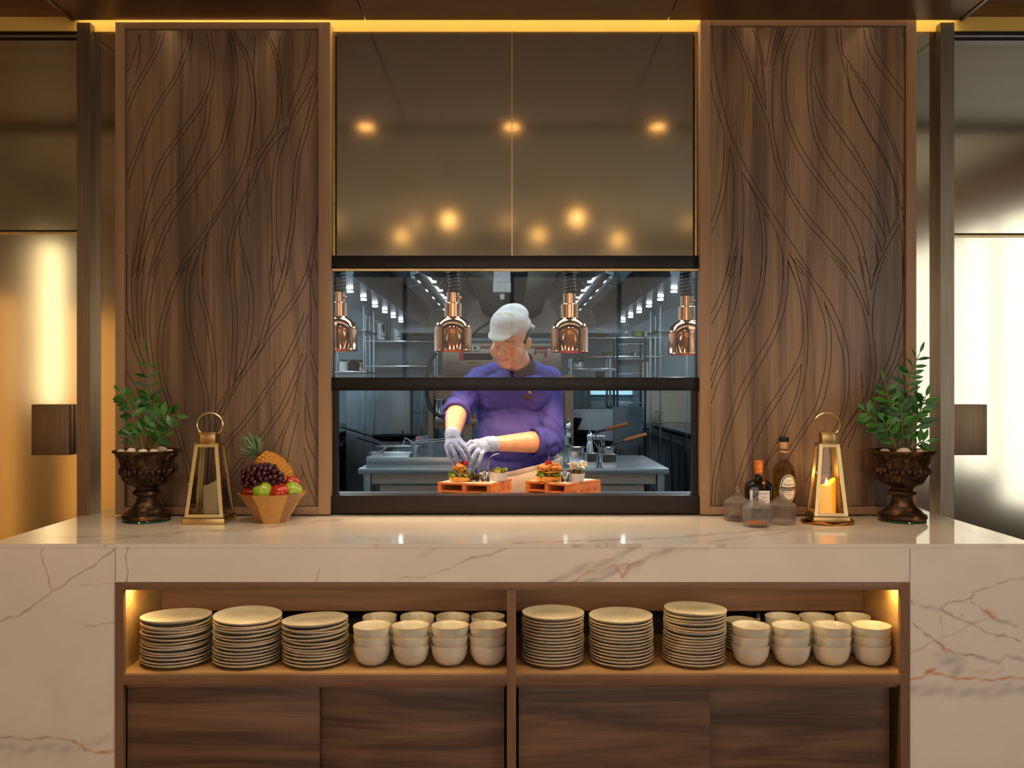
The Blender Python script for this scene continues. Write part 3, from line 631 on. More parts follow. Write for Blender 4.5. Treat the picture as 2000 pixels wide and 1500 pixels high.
UR = [[(65, 45), (70, 180), (90, 350), (130, 520), (170, 660), (235, 810), (320, 970), (400, 1100), (480, 1230), (560, 1350), (650, 1495)], [(50, 330), (70, 450), (110, 580), (128, 640), (130, 760), (125, 900), (100, 1050), (50, 1200)], [(165, 740), (155, 900), (120, 1080), (50, 1275)],
      [(165, 740), (190, 880), (190, 1100), (180, 1300), (140, 1500)], [(165, 45), (230, 180), (320, 430), (390, 600), (415, 750), (450, 880), (520, 1030), (620, 1190), (720, 1300), (860, 1490)], [(190, 45), (270, 230), (340, 420), (378, 520)], [(378, 520), (370, 400), (360, 300), (330, 130), (295, 45)],
      [(320, 45), (350, 170), (375, 270), (395, 160), (415, 45)], [(400, 270), (420, 150), (450, 45)], [(470, 45), (430, 160), (412, 290), (395, 300)], [(495, 45), (450, 150), (420, 320), (415, 560), (440, 750), (500, 950), (600, 1110), (700, 1230), (800, 1340), (900, 1480)], [(545, 45), (490, 170), (470, 330), (475, 500), (500, 620), (560, 760), (650, 900), (770, 1050), (860, 1200), (920, 1350), (950, 1490)],
      [(575, 45), (520, 170), (500, 300), (500, 480), (540, 640), (620, 800), (720, 950), (800, 1060), (890, 1190), (950, 1340), (975, 1480)], [(645, 45), (620, 200), (620, 420), (640, 600), (690, 760), (780, 910), (880, 1050), (980, 1170), (1040, 1300), (1055, 1355)], [(670, 45), (650, 200), (640, 350), (665, 600), (720, 750), (820, 890), (930, 1010), (1010, 1130), (1060, 1230), (1078, 1290), (1055, 1355)],
      [(655, 270), (700, 440), (780, 580), (880, 720), (970, 880), (1040, 1020), (1090, 1180), (1100, 1245)], [(655, 380), (720, 540), (820, 690), (920, 840), (1000, 980), (1060, 1130), (1078, 1290)], [(785, 45), (810, 180), (850, 330), (880, 450), (950, 600), (1040, 760), (1120, 920), (1155, 1050), (1175, 1110)], [(815, 45), (825, 180), (860, 240), (940, 350), (1030, 500), (1110, 670), (1170, 830), (1195, 900)],
      [(850, 250), (870, 400), (900, 490), (980, 650), (1070, 790), (1120, 930), (1150, 1090), (1150, 1150)], [(870, 270), (950, 400), (1040, 560), (1130, 760), (1175, 900), (1193, 1020)], [(950, 45), (970, 150), (1030, 270), (1110, 370), (1195, 490)], [(985, 45), (1010, 150), (1080, 270), (1195, 430)], [(1170, 45), (1195, 140)],
      [(1175, 1110), (1195, 1080)], [(1150, 1150), (1120, 1210), (1100, 1245)], [(1160, 1195), (1110, 1290), (1050, 1400), (1010, 1500)], [(1160, 1195), (1180, 1350), (1185, 1500)], [(1182, 1150), (1195, 1290)], [(1182, 1150), (1195, 1130)], [(1030, 1400), (1020, 1300), (1035, 1440)], [(235, 885), (300, 1000), (330, 1090), (355, 1250), (355, 1400), (345, 1500)],
      [(235, 885), (248, 1050), (245, 1250), (225, 1500)], [(250, 910), (320, 1020), (400, 1150)], [(365, 1120), (380, 1300), (372, 1500)], [(365, 1120), (430, 1220), (470, 1350), (480, 1500)], [(215, 1270), (190, 1380), (160, 1500)], [(215, 1330), (185, 1500)], [(505, 1400), (545, 1500)], [(505, 1400), (510, 1500)], [(515, 1360), (560, 1450), (600, 1500)]]
LR = [[(170, 0), (130, 150), (90, 260), (50, 340)], [(195, 0), (160, 150), (110, 290), (50, 410)], [(235, 0), (215, 200), (170, 380), (110, 560), (52, 720)], [(200, 0), (150, 350), (100, 500), (50, 650)], [(350, 0), (335, 150), (290, 300), (220, 440), (150, 560), (90, 660), (50, 780)], [(375, 0), (355, 180), (310, 330), (240, 470), (160, 600), (100, 720), (50, 865)],
      [(470, 0), (465, 150), (450, 290), (400, 440), (320, 580), (230, 740), (170, 900), (110, 1080), (70, 1250), (55, 1430)], [(495, 30), (495, 180), (470, 340), (420, 470), (340, 620), (250, 780), (190, 930), (130, 1100), (90, 1280), (75, 1430)], [(495, 30), (550, 170), (580, 330), (580, 500), (530, 640), (440, 780), (350, 920), (280, 1060), (220, 1230), (190, 1340), (180, 1425)],
      [(530, 20), (580, 200), (608, 350), (610, 550), (590, 720), (545, 870), (490, 1000), (440, 1100), (370, 1200), (320, 1300), (290, 1425)], [(575, 620), (500, 740), (420, 870), (340, 1010), (280, 1160), (230, 1280), (200, 1425)], [(575, 620), (555, 760), (510, 900), (460, 1020), (390, 1150), (330, 1280)], [(510, 0), (620, 140), (680, 280), (715, 420), (715, 600), (690, 730), (650, 870), (540, 1050), (440, 1200), (380, 1425)], [(705, 265), (740, 400), (745, 560), (730, 700), (690, 860), (600, 1000), (500, 1160), (440, 1300), (420, 1425)],
      [(540, 10), (640, 130), (730, 250), (800, 400), (840, 540), (848, 700), (835, 850), (790, 980), (700, 1120), (640, 1300), (620, 1425)], [(705, 265), (770, 420), (815, 570), (825, 700), (815, 850), (770, 980), (680, 1120), (600, 1300)], [(745, 0), (840, 130), (910, 260), (950, 400), (968, 520), (970, 680), (945, 800), (850, 950), (790, 1080), (740, 1250), (720, 1425)], [(780, 0), (880, 140), (940, 280), (960, 340), (950, 220), (900, 0)], [(930, 0), (960, 100), (975, 190), (990, 110), (1015, 30), (1010, 0)],
      [(1055, 0), (1010, 130), (985, 300), (982, 430), (1000, 560), (995, 700), (970, 820), (900, 960), (840, 1100)], [(1155, 0), (1155, 200), (1130, 380), (1080, 580), (1020, 720), (950, 860), (850, 1010), (790, 1120), (760, 1280), (750, 1425)], [(1178, 0), (1176, 290), (1140, 470), (1100, 620), (1000, 800), (900, 960), (840, 1100)], [(1175, 520), (1080, 700), (960, 860), (900, 1000)], [(950, 1300), (945, 1420)], [(1060, 1330), (1055, 1420)], [(830, 980), (920, 860)], [(920, 670), (925, 760)]]
def carved(name, label, fx0, fx1, ix0, ix1, pyt, itop, wm, lines):
    t = thing(name, label, 'wall panel', group=None); FY = .596
    zb, zt, ib, it = Z(1005, FY), Z(pyt, FY), Z(990, FY), Z(itop, FY)
    bx('stile', M['frame_wood'], (fx0, ix0, FY, .652, zb, zt), t, b=.001); bx('stile', M['frame_wood'], (ix1, fx1, FY, .652, zb, zt), t, b=.001)
    bx('rail', M['frame_wood_h'], (ix0, ix1, FY, .652, zb, ib), t, b=.001); bx('rail', M['frame_wood_h'], (ix0, ix1, FY, .652, it, zt), t, b=.001)
    PYF = FY + .012
    bx('carved_board', wm, (ix0 + .0015, ix1 - .0015, PYF, .645, ib + .0015, it - .0015), t, b=.001)
    for x in (fx0 + .06, fx0 + .2, fx1 - .2, fx1 - .06): bx('foot', M['black'], (x - .012, x + .012, FY + .012, .64, TOP + .0002, zb), t)
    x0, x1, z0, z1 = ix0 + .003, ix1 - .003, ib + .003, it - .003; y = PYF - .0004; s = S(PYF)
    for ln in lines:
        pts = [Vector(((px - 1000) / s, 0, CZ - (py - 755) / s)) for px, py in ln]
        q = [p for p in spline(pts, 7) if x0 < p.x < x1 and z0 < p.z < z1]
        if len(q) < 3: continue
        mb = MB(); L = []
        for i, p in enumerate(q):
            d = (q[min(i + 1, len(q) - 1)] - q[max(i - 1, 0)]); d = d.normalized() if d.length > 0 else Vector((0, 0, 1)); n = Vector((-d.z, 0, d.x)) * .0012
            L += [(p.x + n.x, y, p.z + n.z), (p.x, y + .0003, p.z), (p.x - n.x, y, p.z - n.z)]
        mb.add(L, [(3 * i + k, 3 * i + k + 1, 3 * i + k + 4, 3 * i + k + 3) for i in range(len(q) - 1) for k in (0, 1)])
        mb.build('groove_shade_line', M['groove_shade'], t, smooth=False)  # dark ribbon laid on the board, painted in place of groove shade
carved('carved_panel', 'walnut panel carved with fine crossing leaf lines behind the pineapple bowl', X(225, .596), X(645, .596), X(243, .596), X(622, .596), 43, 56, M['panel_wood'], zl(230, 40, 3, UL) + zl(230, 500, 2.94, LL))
carved('carved_panel', 'walnut panel carved with broad sweeping leaf lines behind the two bottles', X(1368, .596), X(1790, .596), X(1387, .596), X(1770, .596), 39, 50, M['panel_wood_daylit'], zl(1370, 40, 3, UR) + zl(1370, 500, 2.94, LR))

# ================================================================ RESTAURANT LAMPS (seen in the mirrors)
def pendant(x, y, z, r, em=1, label=None, group=None):
    t = thing('globe_pendant', label, 'pendant lamp', (x, y, z), group=group)
    MB().ell((0, 0, 0), r, n=28, m=16).build('globe', M['globe_glass'], t); MB().ell((0, 0, .03), .035, n=14, m=8).build('bulb', M['bulb'], t)
    MB().rod((0, 0, .05), (0, 0, 3.2 - z), .008).cyl((0, 0, .06), .025, .05).build('rod', M['brass'], t)
    return t
for px, py, d in ((877, 437, 7.2), (1127, 433, 7.2)):
    s = F / d; pendant((px - 1000) / s, 2 * WY - (d + CY), CZ - (py - 755) / s, .17, label='large clear globe pendant low over the dining room', group='large globe pendants')
for px, py, d in ((785, 467, 9), (1052, 465, 9), (1208, 474, 9)):
    s = F / d; pendant((px - 1000) / s, 2 * WY - (d + CY), CZ - (py - 755) / s, .2, label='clear globe pendant deeper in the dining room', group='far globe pendants')
for px in (655, 815, 990, 1345):
    d = 9.95; t = thing('ceiling_spot', 'small warm ceiling spot at the back of the dining room', 'ceiling light', ((px - 1000) * d / F, 2 * WY - (d + CY), 3.19), group='far ceiling spots')
    MB().cyl((0, 0, 0), .045, .004).build('lens', M['bulb_dim'], t); MB().lathe([(.045, 0), (.055, 0), (.055, .01)], 20, capb=False, capt=False).build('rim', M['bronze'], t)
for px in (868, 1023, 1175):
    t = thing('ceiling_speaker', 'round dark ceiling speaker over the dining room', 'speaker', ((px - 1000) * 8.15 / F, -4.06, 3.185), group='ceiling speakers')
    MB().cyl((0, 0, 0), .07, .015, 24).build('grille', M['steel_dark'], t)
# ================================================================ CROCKERY ON THE SHELVES
ORD = 'topmost second third fourth fifth sixth seventh eighth ninth tenth eleventh twelfth thirteenth fourteenth fifteenth sixteenth seventeenth eighteenth'.split()
rn = random.Random(3)
pl = MB().lathe([(.030, 0), (.074, .0008), (.090, .004), (.1035, .0110), (.1066, .0128), (.1070, .0152)], 48, capt=False)
pl.lathe([(.1070, .0152), (.1054, .0168), (.101, .0156), (.086, .0080), (.066, .0062), (.0001, .0058)], 48, capb=False, capt=False)
PLM = pl.mesh('plate', ang=60); PLM.materials.append(M['ceramic'])
rimm = MB().tube([(.1062 * math.cos(t * math.pi / 24), .1062 * math.sin(t * math.pi / 24), .0162) for t in range(48)], .0010, 6, True).mesh('rim'); rimm.materials.append(M['ceramic_rim'])
where = ['leftmost stack of the left shelf', 'middle stack of the left shelf', 'stack beside the bowls on the left shelf', 'first stack right of the divider', 'middle stack of the right shelf', 'tall leaning stack on the right shelf']
for i, (pc, pw, n, st, tilt, lean, yc) in enumerate([(345, 133, 14, .0104, -2.4, .000, .13), (483, 131, 14, .0105, -2.0, .002, .13), (617, 128, 13, .0103, -3.2, -.002, .13), (1080, 121, 15, .0104, .6, .000, .13), (1214, 124, 14, .0105, .5, -.002, .13), (1355, 121, 17, .0099, 2.0, .004, .13)]):
    sc = pw / S(yc) / .2136; x = X(pc, yc); z = SZ
    for k in range(n):
        o = bpy.data.objects.new('plate', PLM); COL.objects.link(o); r = bpy.data.objects.new('rim', rimm); COL.objects.link(r); r.parent = o
        t = k / (n - 1); j = .0013
        o.location = (x + lean * t + rn.uniform(-j, j), yc + rn.uniform(-j, j), z + .0002 )
        o.scale = (sc, sc, .96); o.rotation_euler = (R(rn.uniform(-.3, .3)), R(tilt * min(1, .1 + t * .9) + rn.uniform(-.12, .12)), rn.uniform(0, 6)); z += st * .96
        tag(o, '%s stoneware plate in the %s' % (('topmost speckled' if k == n - 1 else (ORD[n - 1 - k] if n - 1 - k < 18 else 'lowest')), where[i]) , 'plate', 'plates in the ' + where[i])
bo = MB().lathe([(.022, 0), (.024, .0015), (.034, .004), (.046, .014), (.054, .030), (.0575, .048), (.0585, .0578)], 40, capt=False)
bo.lathe([(.0585, .0578), (.0575, .0590), (.0562, .0578), (.054, .046), (.049, .029), (.038, .014), (.0001, .008)], 40, capb=False, capt=False)
BOM = bo.mesh('bowl', ang=60); BOM.materials.append(M['ceramic'])
brm = MB().tube([(.0578 * math.cos(t * math.pi / 20), .0578 * math.sin(t * math.pi / 20), .0588) for t in range(40)], .0010, 6, True).mesh('rim'); brm.materials.append(M['ceramic_rim'])
PL3 = ['leftmost', 'second', 'third', 'rightmost']
for side, fr, bk in (('left', (727, 803, 879, 953), (742, 815, 884, 953)), ('right', (1465, 1545, 1624, 1703), (1528, 1595, 1666))):
    for row, xs, yc, dn in (('front', fr, .100, .117), ('back', bk, .225, .111)):
        for i, px in enumerate(xs):
            for k in range(3):
                o = bpy.data.objects.new('bowl', BOM); COL.objects.link(o); r = bpy.data.objects.new('rim', brm); COL.objects.link(r); r.parent = o
                sc = dn / .117; o.scale = (sc, sc, sc * 1.09)
                o.location = (X(px, yc) + (rn.uniform(-.0015, .0015) if row == 'front' else 0), yc + rn.uniform(-.001, .001), SZ + .0002 + k * .0288)
                o.rotation_euler = (R(rn.uniform(-1, 1)), R(rn.uniform(-1.5, 1.5)), rn.uniform(0, 6))
                nm = PL3[i] if i < len(xs) - 1 else 'rightmost'
                tag(o, '%s stoneware bowl of the %s stack in the %s row on the %s shelf' % (('lowest', 'middle', 'top')[k], nm, row, side), 'bowl', 'bowls in the %s row of the %s shelf' % (row, side))
for k in range(9):
    o = bpy.data.objects.new('plate', PLM); COL.objects.link(o); r = bpy.data.objects.new('rim', rimm); COL.objects.link(r); r.parent = o
    o.location = (X(1447, .26), .26, SZ + .0002 + k * .010); o.scale = (.50, .50, 1.0)
    tag(o, '%s small white dish in the half hidden stack between tall plates and bowls' % (ORD[8 - k] if k < 8 else 'topmost'), 'plate', 'small dishes behind the tall plate stack')

# ================================================================ URNS AND PLANTS
def urn(x, y, label):
    t = thing('garden_urn', label, 'urn', (x, y, TOP + .0003))
    z0 = .006
    MB().lathe([(.078, 0), (.080, .003), (.078, .006)], 40).build('glass_base', M['urn_glass'], t, label='green glass disc')
    MB().lathe([(.078, z0), (.083, .014), (.081, .024), (.070, .029), (.064, .038), (.046, .052), (.036, .070), (.033, .084), (.036, .090)], 40).build('foot', M['urn'], t)
    MB().lathe([(.036, .090), (.046, .094), (.049, .100), (.045, .107), (.036, .111), (.038, .118), (.040, .122)], 40).build('collar', M['urn'], t)
    MB().lathe([(.040, .121), (.058, .129), (.071, .143), (.078, .160), (.080, .178), (.083, .200), (.090, .222), (.103, .237), (.113, .243), (.115, .247), (.111, .250), (.100, .247), (.088, .236), (.080, .215), (.074, .200)], 48, capt=False).build('bowl', M['urn'], t)
    orn = MB(); q = random.Random(int(abs(x) * 1000))
    for k in range(90):
        a = q.uniform(0, 6.283); zz = q.uniform(.134, .182); rr = np.interp(zz, [.129, .143, .160, .178, .2], [.058, .071, .078, .080, .083]); s = q.uniform(.005, .009)
        orn.ell((rr * math.cos(a), rr * math.sin(a), zz), (s, s, s * q.uniform(.6, 1.3)), n=8, m=5)
    for k in range(26):
        a = k / 26 * 6.283; orn.ell((.084 * math.cos(a), .084 * math.sin(a), .176 + .005 * math.sin(3 * k)), (.010, .010, .012), n=8, m=5)
    orn.build('relief_band', M['urn'], t, ang=80)
    fl = MB()
    for k in range(16):
        a = k / 16 * 6.283; c, s_ = math.cos(a), math.sin(a); fl.tube([(.083 * c, .083 * s_, .186), (.084 * c, .084 * s_, .200), (.0905 * c, .0905 * s_, .221), (.102 * c, .102 * s_, .235)], .0030, 6)
    fl.build('fluting', M['urn'], t)
    MB().cyl((0, 0, .228), .083, .004, 32).build('soil', M['soil'], t)
    return t
UY = .47
UXL, UXR = X(287, UY), X(1762, UY)
urn(UXL, UY, 'dark bronze garden urn at the left, in front of the carved panel'); urn(UXR, UY, 'dark bronze garden urn at the right, beside the lit lantern')
lf = MB()
prof = [(0, 0), (.08, .035), (.25, .125), (.45, .17), (.65, .155), (.85, .075), (1, 0)]
for i, (u, w) in enumerate(prof):
    dz = -.12 * u * u; lf.v += [Vector((u, w, dz + .03 * (w / .17))), Vector((u, 0, dz)), Vector((u, -w, dz + .03 * (w / .17)))]
for i in range(len(prof) - 1):
    a = 3 * i; lf.f += [(a, a + 1, a + 4, a + 3), (a + 1, a + 2, a + 5, a + 4)]
LEAF = [lf.mesh('leaf'), lf.mesh('leaf')]; LEAF[0].materials.append(M['leaf']); LEAF[1].materials.append(M['leaf2'])
def plant(urnx, label, fronds, seed):
    t = thing('zz_plant', label, 'plant', (urnx, UY, TOP + .232)); q = random.Random(seed)
    for pts, n, t0, L, wide in fronds:
        P3 = []
        for px, py, dy in pts:
            v = P(px, py, UY + dy) - Vector(t.location); P3.append(v)
        sp = spline(P3, 8); MB().tube(sp, [.0042 * (1 - .65 * i / len(sp)) for i in range(len(sp))], 7).build('stem', M['stem'], t)
        for k in range(n):
            u = t0 + (1 - t0) * (k / n); i = min(int(u * (len(sp) - 1)), len(sp) - 2); base = sp[i]; tan = (sp[i + 1] - sp[i]).normalized()
            for sd in (-1, 1):
                side = tan.cross(Vector((0, -1, 0))).normalized() * sd
                d = (side * q.uniform(.8, 1.0) + tan * q.uniform(.35, .75) + Vector((0, q.uniform(-.5, .3), 0))).normalized()
                nrm = Vector((q.uniform(-.4, .4), -1, q.uniform(.0, .9))); yv = nrm.cross(d).normalized(); zv = d.cross(yv).normalized()
                l = L / S(UY) * q.uniform(1.0, 1.4) * (1 - .25 * u); w = l * wide * 1.15
                Mx = Matrix((( d.x * l, yv.x * w, zv.x * l, base.x), (d.y * l, yv.y * w, zv.y * l, base.y), (d.z * l, yv.z * w, zv.z * l, base.z), (0, 0, 0, 1)))
                instance('leaf', LEAF[q.random() < .45], t, M=Mx)
        d = (sp[-1] - sp[-3]).normalized(); yv = Vector((0, -1, .3)).cross(d).normalized(); zv = d.cross(yv); l = L / S(UY) * .8; w = l * wide
        instance('leaf', LEAF[0], t, M=Matrix(((d.x * l, yv.x * w, zv.x * l, sp[-1].x), (d.y * l, yv.y * w, zv.y * l, sp[-1].y), (d.z * l, yv.z * w, zv.z * l, sp[-1].z), (0, 0, 0, 1))))
    return t
plant(UXL, 'zz plant with one tall sparse frond growing in the left urn', [
    ([(284, 884, 0), (293, 830, .02), (292, 765, .03), (285, 690, .03)], 6, .48, 34, .5),
    ([(272, 884, -.02), (265, 840, -.03), (252, 790, -.02), (234, 766, -.01)], 7, .30, 26, 1.1),
    ([(292, 884, -.01), (303, 840, -.02), (318, 812, -.03), (345, 812, -.04)], 7, .3, 30, 1.15),
    ([(296, 884, .0), (298, 840, .01), (297, 800, .02), (290, 772, .02)], 6, .40, 24, 1.0),
    ([(268, 884, -.02), (256, 858, -.03), (246, 832, -.03)], 3, .4, 24, .9),
    ([(298, 884, -.03), (310, 862, -.04), (324, 852, -.05)], 3, .4, 24, 1.1),
    ([(280, 884, -.03), (276, 850, -.04), (290, 826, -.05)], 3, .5, 24, .7)], 5)
plant(UXR, 'dense zz plant with fronds leaning right, growing in the right urn', [
    ([(1764, 884, 0), (1774, 810, .0), (1774, 745, .01), (1796, 690, .0)], 8, .42, 32, .75),
    ([(1772, 884, -.02), (1786, 840, -.03), (1798, 800, -.04), (1808, 775, -.05)], 7, .28, 34, .95),
    ([(1756, 884, -.01), (1748, 830, -.02), (1738, 790, -.03), (1728, 745, -.03)], 8, .30, 32, .85),
    ([(1748, 884, -.01), (1730, 850, -.02), (1708, 820, -.02), (1690, 802, -.02)], 6, .35, 28, 1.2),
    ([(1762, 884, -.03), (1762, 830, -.05), (1756, 780, -.05)], 7, .3, 28, 1.0),
    ([(1778, 884, -.03), (1794, 866, -.05), (1808, 862, -.06)], 3, .4, 28, .9),
    ([(1768, 884, .02), (1778, 830, .03), (1788, 770, .04)], 6, .35, 30, .9),
    ([(1752, 884, -.04), (1740, 845, -.06), (1726, 822, -.06)], 4, .3, 26, 1.1)], 9)
def pebbles(ux, side, items):
    for i, (px, dy, w, h) in enumerate(items):
        x = X(px, UY + dy); me = MB().ell((0, 0, 0), (w, w * .75, h), n=16, m=10)
        q = random.Random(i + int(px))
        for j, v in enumerate(me.v): v *= 1 + .08 * math.sin(v.x * 160 + i) * math.cos(v.y * 210)
        o = me.build('pebble', M['stone']); o.location = (x, UY + dy, TOP + .234 + h * .95); o.rotation_euler = (q.uniform(-.2, .2), q.uniform(-.2, .2), q.uniform(0, .8))
        tag(o, '%s white pebble from the left among those in the %s urn' % (('first', 'second', 'third', 'fourth', 'fifth', 'sixth', 'seventh')[i], side), 'pebble', 'white pebbles in the %s urn' % side)
pebbles(UXL, 'left', [(237, -.012, .0165, .010), (256, -.045, .018, .013), (279, -.062, .019, .012), (301, -.056, .016, .012), (316, -.012, .018, .015), (331, -.030, .015, .011)])
pebbles(UXR, 'right', [(1729, -.040, .018, .012), (1765, -.060, .025, .014), (1800, -.030, .024, .012)])

# ================================================================ LANTERNS
def lantern(x, yf, w, z, hb, label, lit, rz=0):
    yc = yf + w / 2
    t = thing('candle_lantern', label, 'lantern', (x, yc, z), rz); h = w / 2; b = M['brass']
    MB().box(-h, h, -h, h, 0, .020, b=.0015).build('base', b, t); MB().box(-h * .93, h * .93, -h * .93, h * .93, .020, .024).build('step', M['bronze_plate'], t)
    z0, z1 = .024, hb; a, c = h * .93, h * .56; bw = .0125
    def corner(k, zt): # half width at height
        return a + (c - a) * (zt - z0) / (z1 - z0)
    for sx in (-1, 1):
        for sy in (-1, 1):
            fr = MB(); lo, hi = corner(0, z0), corner(0, z1)
            P0 = [(sx * lo, sy * lo), (sx * (lo - bw), sy * lo), (sx * (lo - bw), sy * (lo - .004)), (sx * (lo - .004), sy * (lo - .004)), (sx * (lo - .004), sy * (lo - bw)), (sx * lo, sy * (lo - bw))]
            P1 = [(sx * hi, sy * hi), (sx * (hi - bw), sy * hi), (sx * (hi - bw), sy * (hi - .004)), (sx * (hi - .004), sy * (hi - .004)), (sx * (hi - .004), sy * (hi - bw)), (sx * hi, sy * (hi - bw))]
            fr.add([(p[0], p[1], z0) for p in P0] + [(p[0], p[1], z1) for p in P1], [(i, (i + 1) % 6, (i + 1) % 6 + 6, i + 6) for i in range(6)] + [(0, 1, 2, 3, 4, 5), (6, 7, 8, 9, 10, 11)]); fr.build('corner_post', M['brass_edge'], t, smooth=False)
    for zt, th in ((z0, .010), (z1 - .009, .009)):
        hh = corner(0, zt); fr = MB()
        for Mx in (0, 90, 180, 270): fr.box(-hh + bw * .8, hh - bw * .8, -hh, -hh + .004, zt, zt + th, M=Matrix.Rotation(R(Mx), 4, 'Z'))
        fr.build('rail', M['brass_edge'], t)
    for k, nm in enumerate(('front', 'right', 'back', 'left')):
        lo, hi = a - .003, c - .003; g = MB().add([(-lo + bw, -lo, z0 + .01), (lo - bw, -lo, z0 + .01), (hi - bw, -hi, z1 - .008), (-hi + bw, -hi, z1 - .008)], [(0, 1, 2, 3)], Matrix.Rotation(R(90 * k), 4, 'Z'))
        g.build('glass_pane', M['lantern_glass'], t)
    MB().box(-c * 1.06, c * 1.06, -c * 1.06, c * 1.06, z1, z1 + .004, b=.001).build('roof', b, t)
    MB().box(-c * .66, c * .66, -c * .66, c * .66, z1 + .004, z1 + .036, b=.0015).build('chimney', b, t)
    MB().box(-c * .78, c * .78, -c * .78, c * .78, z1 + .036, z1 + .041, b=.001).build('chimney_lid', b, t)
    rz_ = z1 + .056; rr = .045
    MB().tube([(rr * math.sin(R(140 - 280 * k / 28) * 1), 0, rz_ + rr * .9 * math.cos(R(140 - 280 * k / 28)) + .012) for k in range(29)], .0038, 8, flat=1.6).build('ring_handle', M['brass_edge'], t)
    MB().ell((rr * .66, 0, rz_ - .020), .006, n=10, m=6).ell((-rr * .66, 0, rz_ - .020), .006, n=10, m=6).build('hinge_pin', b, t)
    MB().ell((-h * .82 if not lit else h * .68, -h * .60, hb * .5), (.006, .004, .004), n=10, m=6).build('latch', M['brass_edge'], t)
    return t, yc
LL_, yl = lantern(X(397, .38), .38, .143, TOP + .0003, .272, 'unlit brass lantern beside the wooden fruit bowl, cream candle inside', False)
tr = MB()
prf = [(.0001, 0), (.80, 0), (.93, .003), (1.0, .008)]
n_ = 40
for r_, z_ in prf:
    for k in range(n_):
        a = 2 * math.pi * k / n_; wv = 1 + .03 * math.sin(6 * a); tr.v.append(Vector((.090 * r_ * wv * math.cos(a), .078 * r_ * wv * math.sin(a), z_ + (.003 * math.sin(5 * a) if r_ > .9 else 0))))
tr.f = [(j * n_ + k, j * n_ + (k + 1) % n_, (j + 1) * n_ + (k + 1) % n_, (j + 1) * n_ + k) for j in range(3) for k in range(n_)]
me_ = modmesh(tr, 'dish', [('SOLIDIFY', dict(thickness=.003, offset=1))]); me_.materials.clear(); me_.materials.append(M['gold_tray'])
o = finish(bpy.data.objects.new('gold_dish', me_)); o.location = (1.095, .428, TOP + .0004); tag(o, 'wavy edged gold dish under the lit lantern', 'dish')
LR_, yr = lantern(X(1627, .385), .385, .122, TOP + .0042, .268, 'brass lantern with a lit yellow candle, standing on a gold dish', True, R(-4))
def candle(x, y, z, r, h, lit, label):
    m_ = M['candle_lit'] if lit else M['candle']; mb = MB(); n = 32
    for zz, rr, sl in ((0, r, 0), (h * .7, r, 0), (h * .86, r, .012), (h * .9, r * .93, .013), (h * .80, r * .62, .009), (h * .78, .0001, .0)):
        for k in range(n):
            a = 2 * math.pi * k / n; mb.v.append(Vector((rr * math.cos(a), rr * math.sin(a), zz + sl * (math.cos(a) * (1 if True else -1) + .3 * math.sin(2 * a + 1)))))
    mb.f = [(j * n + k, j * n + (k + 1) % n, (j + 1) * n + (k + 1) % n, (j + 1) * n + k) for j in range(5) for k in range(n)] + [tuple(reversed(range(n)))]
    o = mb.build('pillar_candle', m_); o.location = (x, y, z); tag(o, label, 'candle')
    MB().rod((0, 0, h * .76), (0, 0, h * .86), .0012).build('wick', M['black'], o)
    if lit: MB().lathe([(.0001, 0), (.0035, .004), (.0045, .009), (.003, .017), (.0001, .026)], 14, (-.008, -r * .45, h * .82)).build('flame', M['flame'], o)
    else: MB().lathe([(.0001, 0), (.0025, .003), (.003, .007), (.0001, .014)], 12, (0, 0, h * .84)).build('flame', M['candle'], o, label='unlit plastic flame tip')
    return o
candle(X(397, .38) + .004, .452, TOP + .0245, .029, .125, False, 'cream pillar candle with a slanting top, unlit, inside the left lantern')
candle(1.100 + .001, .446, TOP + .0285, .027, .122, True, 'glowing yellow pillar candle inside the right lantern')
pt = bpy.data.lights.new('candle_glow', 'POINT'); pt.energy = .25; pt.color = (1, .5, .15); pt.shadow_soft_size = .006; po = bpy.data.objects.new('candle_glow', pt); COL.objects.link(po); po.location = (1.093, .425, TOP + .150)

# ================================================================ FRUIT BOWL
BXc, BYc = X(531, .455), .455
wb = thing('fruit_bowl', 'wooden fruit bowl of light and dark staves in front of the left carved panel', 'bowl', (BXc, BYc, TOP + .0003))
ns = 12
for k in range(ns):
    a0, a1 = 2 * math.pi * (k + .4) / ns, 2 * math.pi * (k + 1.4) / ns; mb = MB(); rows = [(.054, 0), (.070, .030), (.096, .072), (.120, .103), (.113, .103), (.088, .072), (.062, .034), (.030, .012)]
    for r_, z_ in rows:
        for a in (a0, a1): mb.v.append(Vector((r_ * math.cos(a), r_ * math.sin(a), z_)))
    mb.f = [(2 * j, 2 * j + 1, 2 * j + 3, 2 * j + 2) for j in range(len(rows) - 1)]
    mb.build('stave', M['bowl_b'] if k in (1, 5, 7, 10) else M['bowl_a'], wb, smooth=False)
MB().cyl((0, 0, 0), .053, .012, 24).build('bottom', M['bowl_a'], wb)
def apple(px, py, dy, r, m_, label, rx=0, ry=0, rz=0):
    c = P(px, py, BYc + dy); prof = []
    for k in range(17):
        t = math.pi * k / 16; rr = r * math.sin(t) * (1 + .06 * math.cos(t)); zz = -r * .90 * math.cos(t) + (-r * .26 * math.exp(-(rr / (r * .35)) ** 2) if k > 8 else r * .12 * math.exp(-(rr / (r * .35)) ** 2)); prof.append((max(rr, 1e-4), zz))
    o = MB().lathe(prof, 28).build('apple', m_); o.location = c; o.rotation_euler = (R(rx), R(ry), R(rz)); tag(o, label, 'apple', 'apples in the wooden bowl')
    MB().tube([(0, 0, r * .55), (.001, 0, r * .8), (.004, 0, r * 1.02)], .0014, 6).build('stem', M['bowl_b'], o); return o
apple(513, 958, -.046, .0375, M['apple_green'], 'bright green apple at the front left of the wooden bowl', 30, -25)
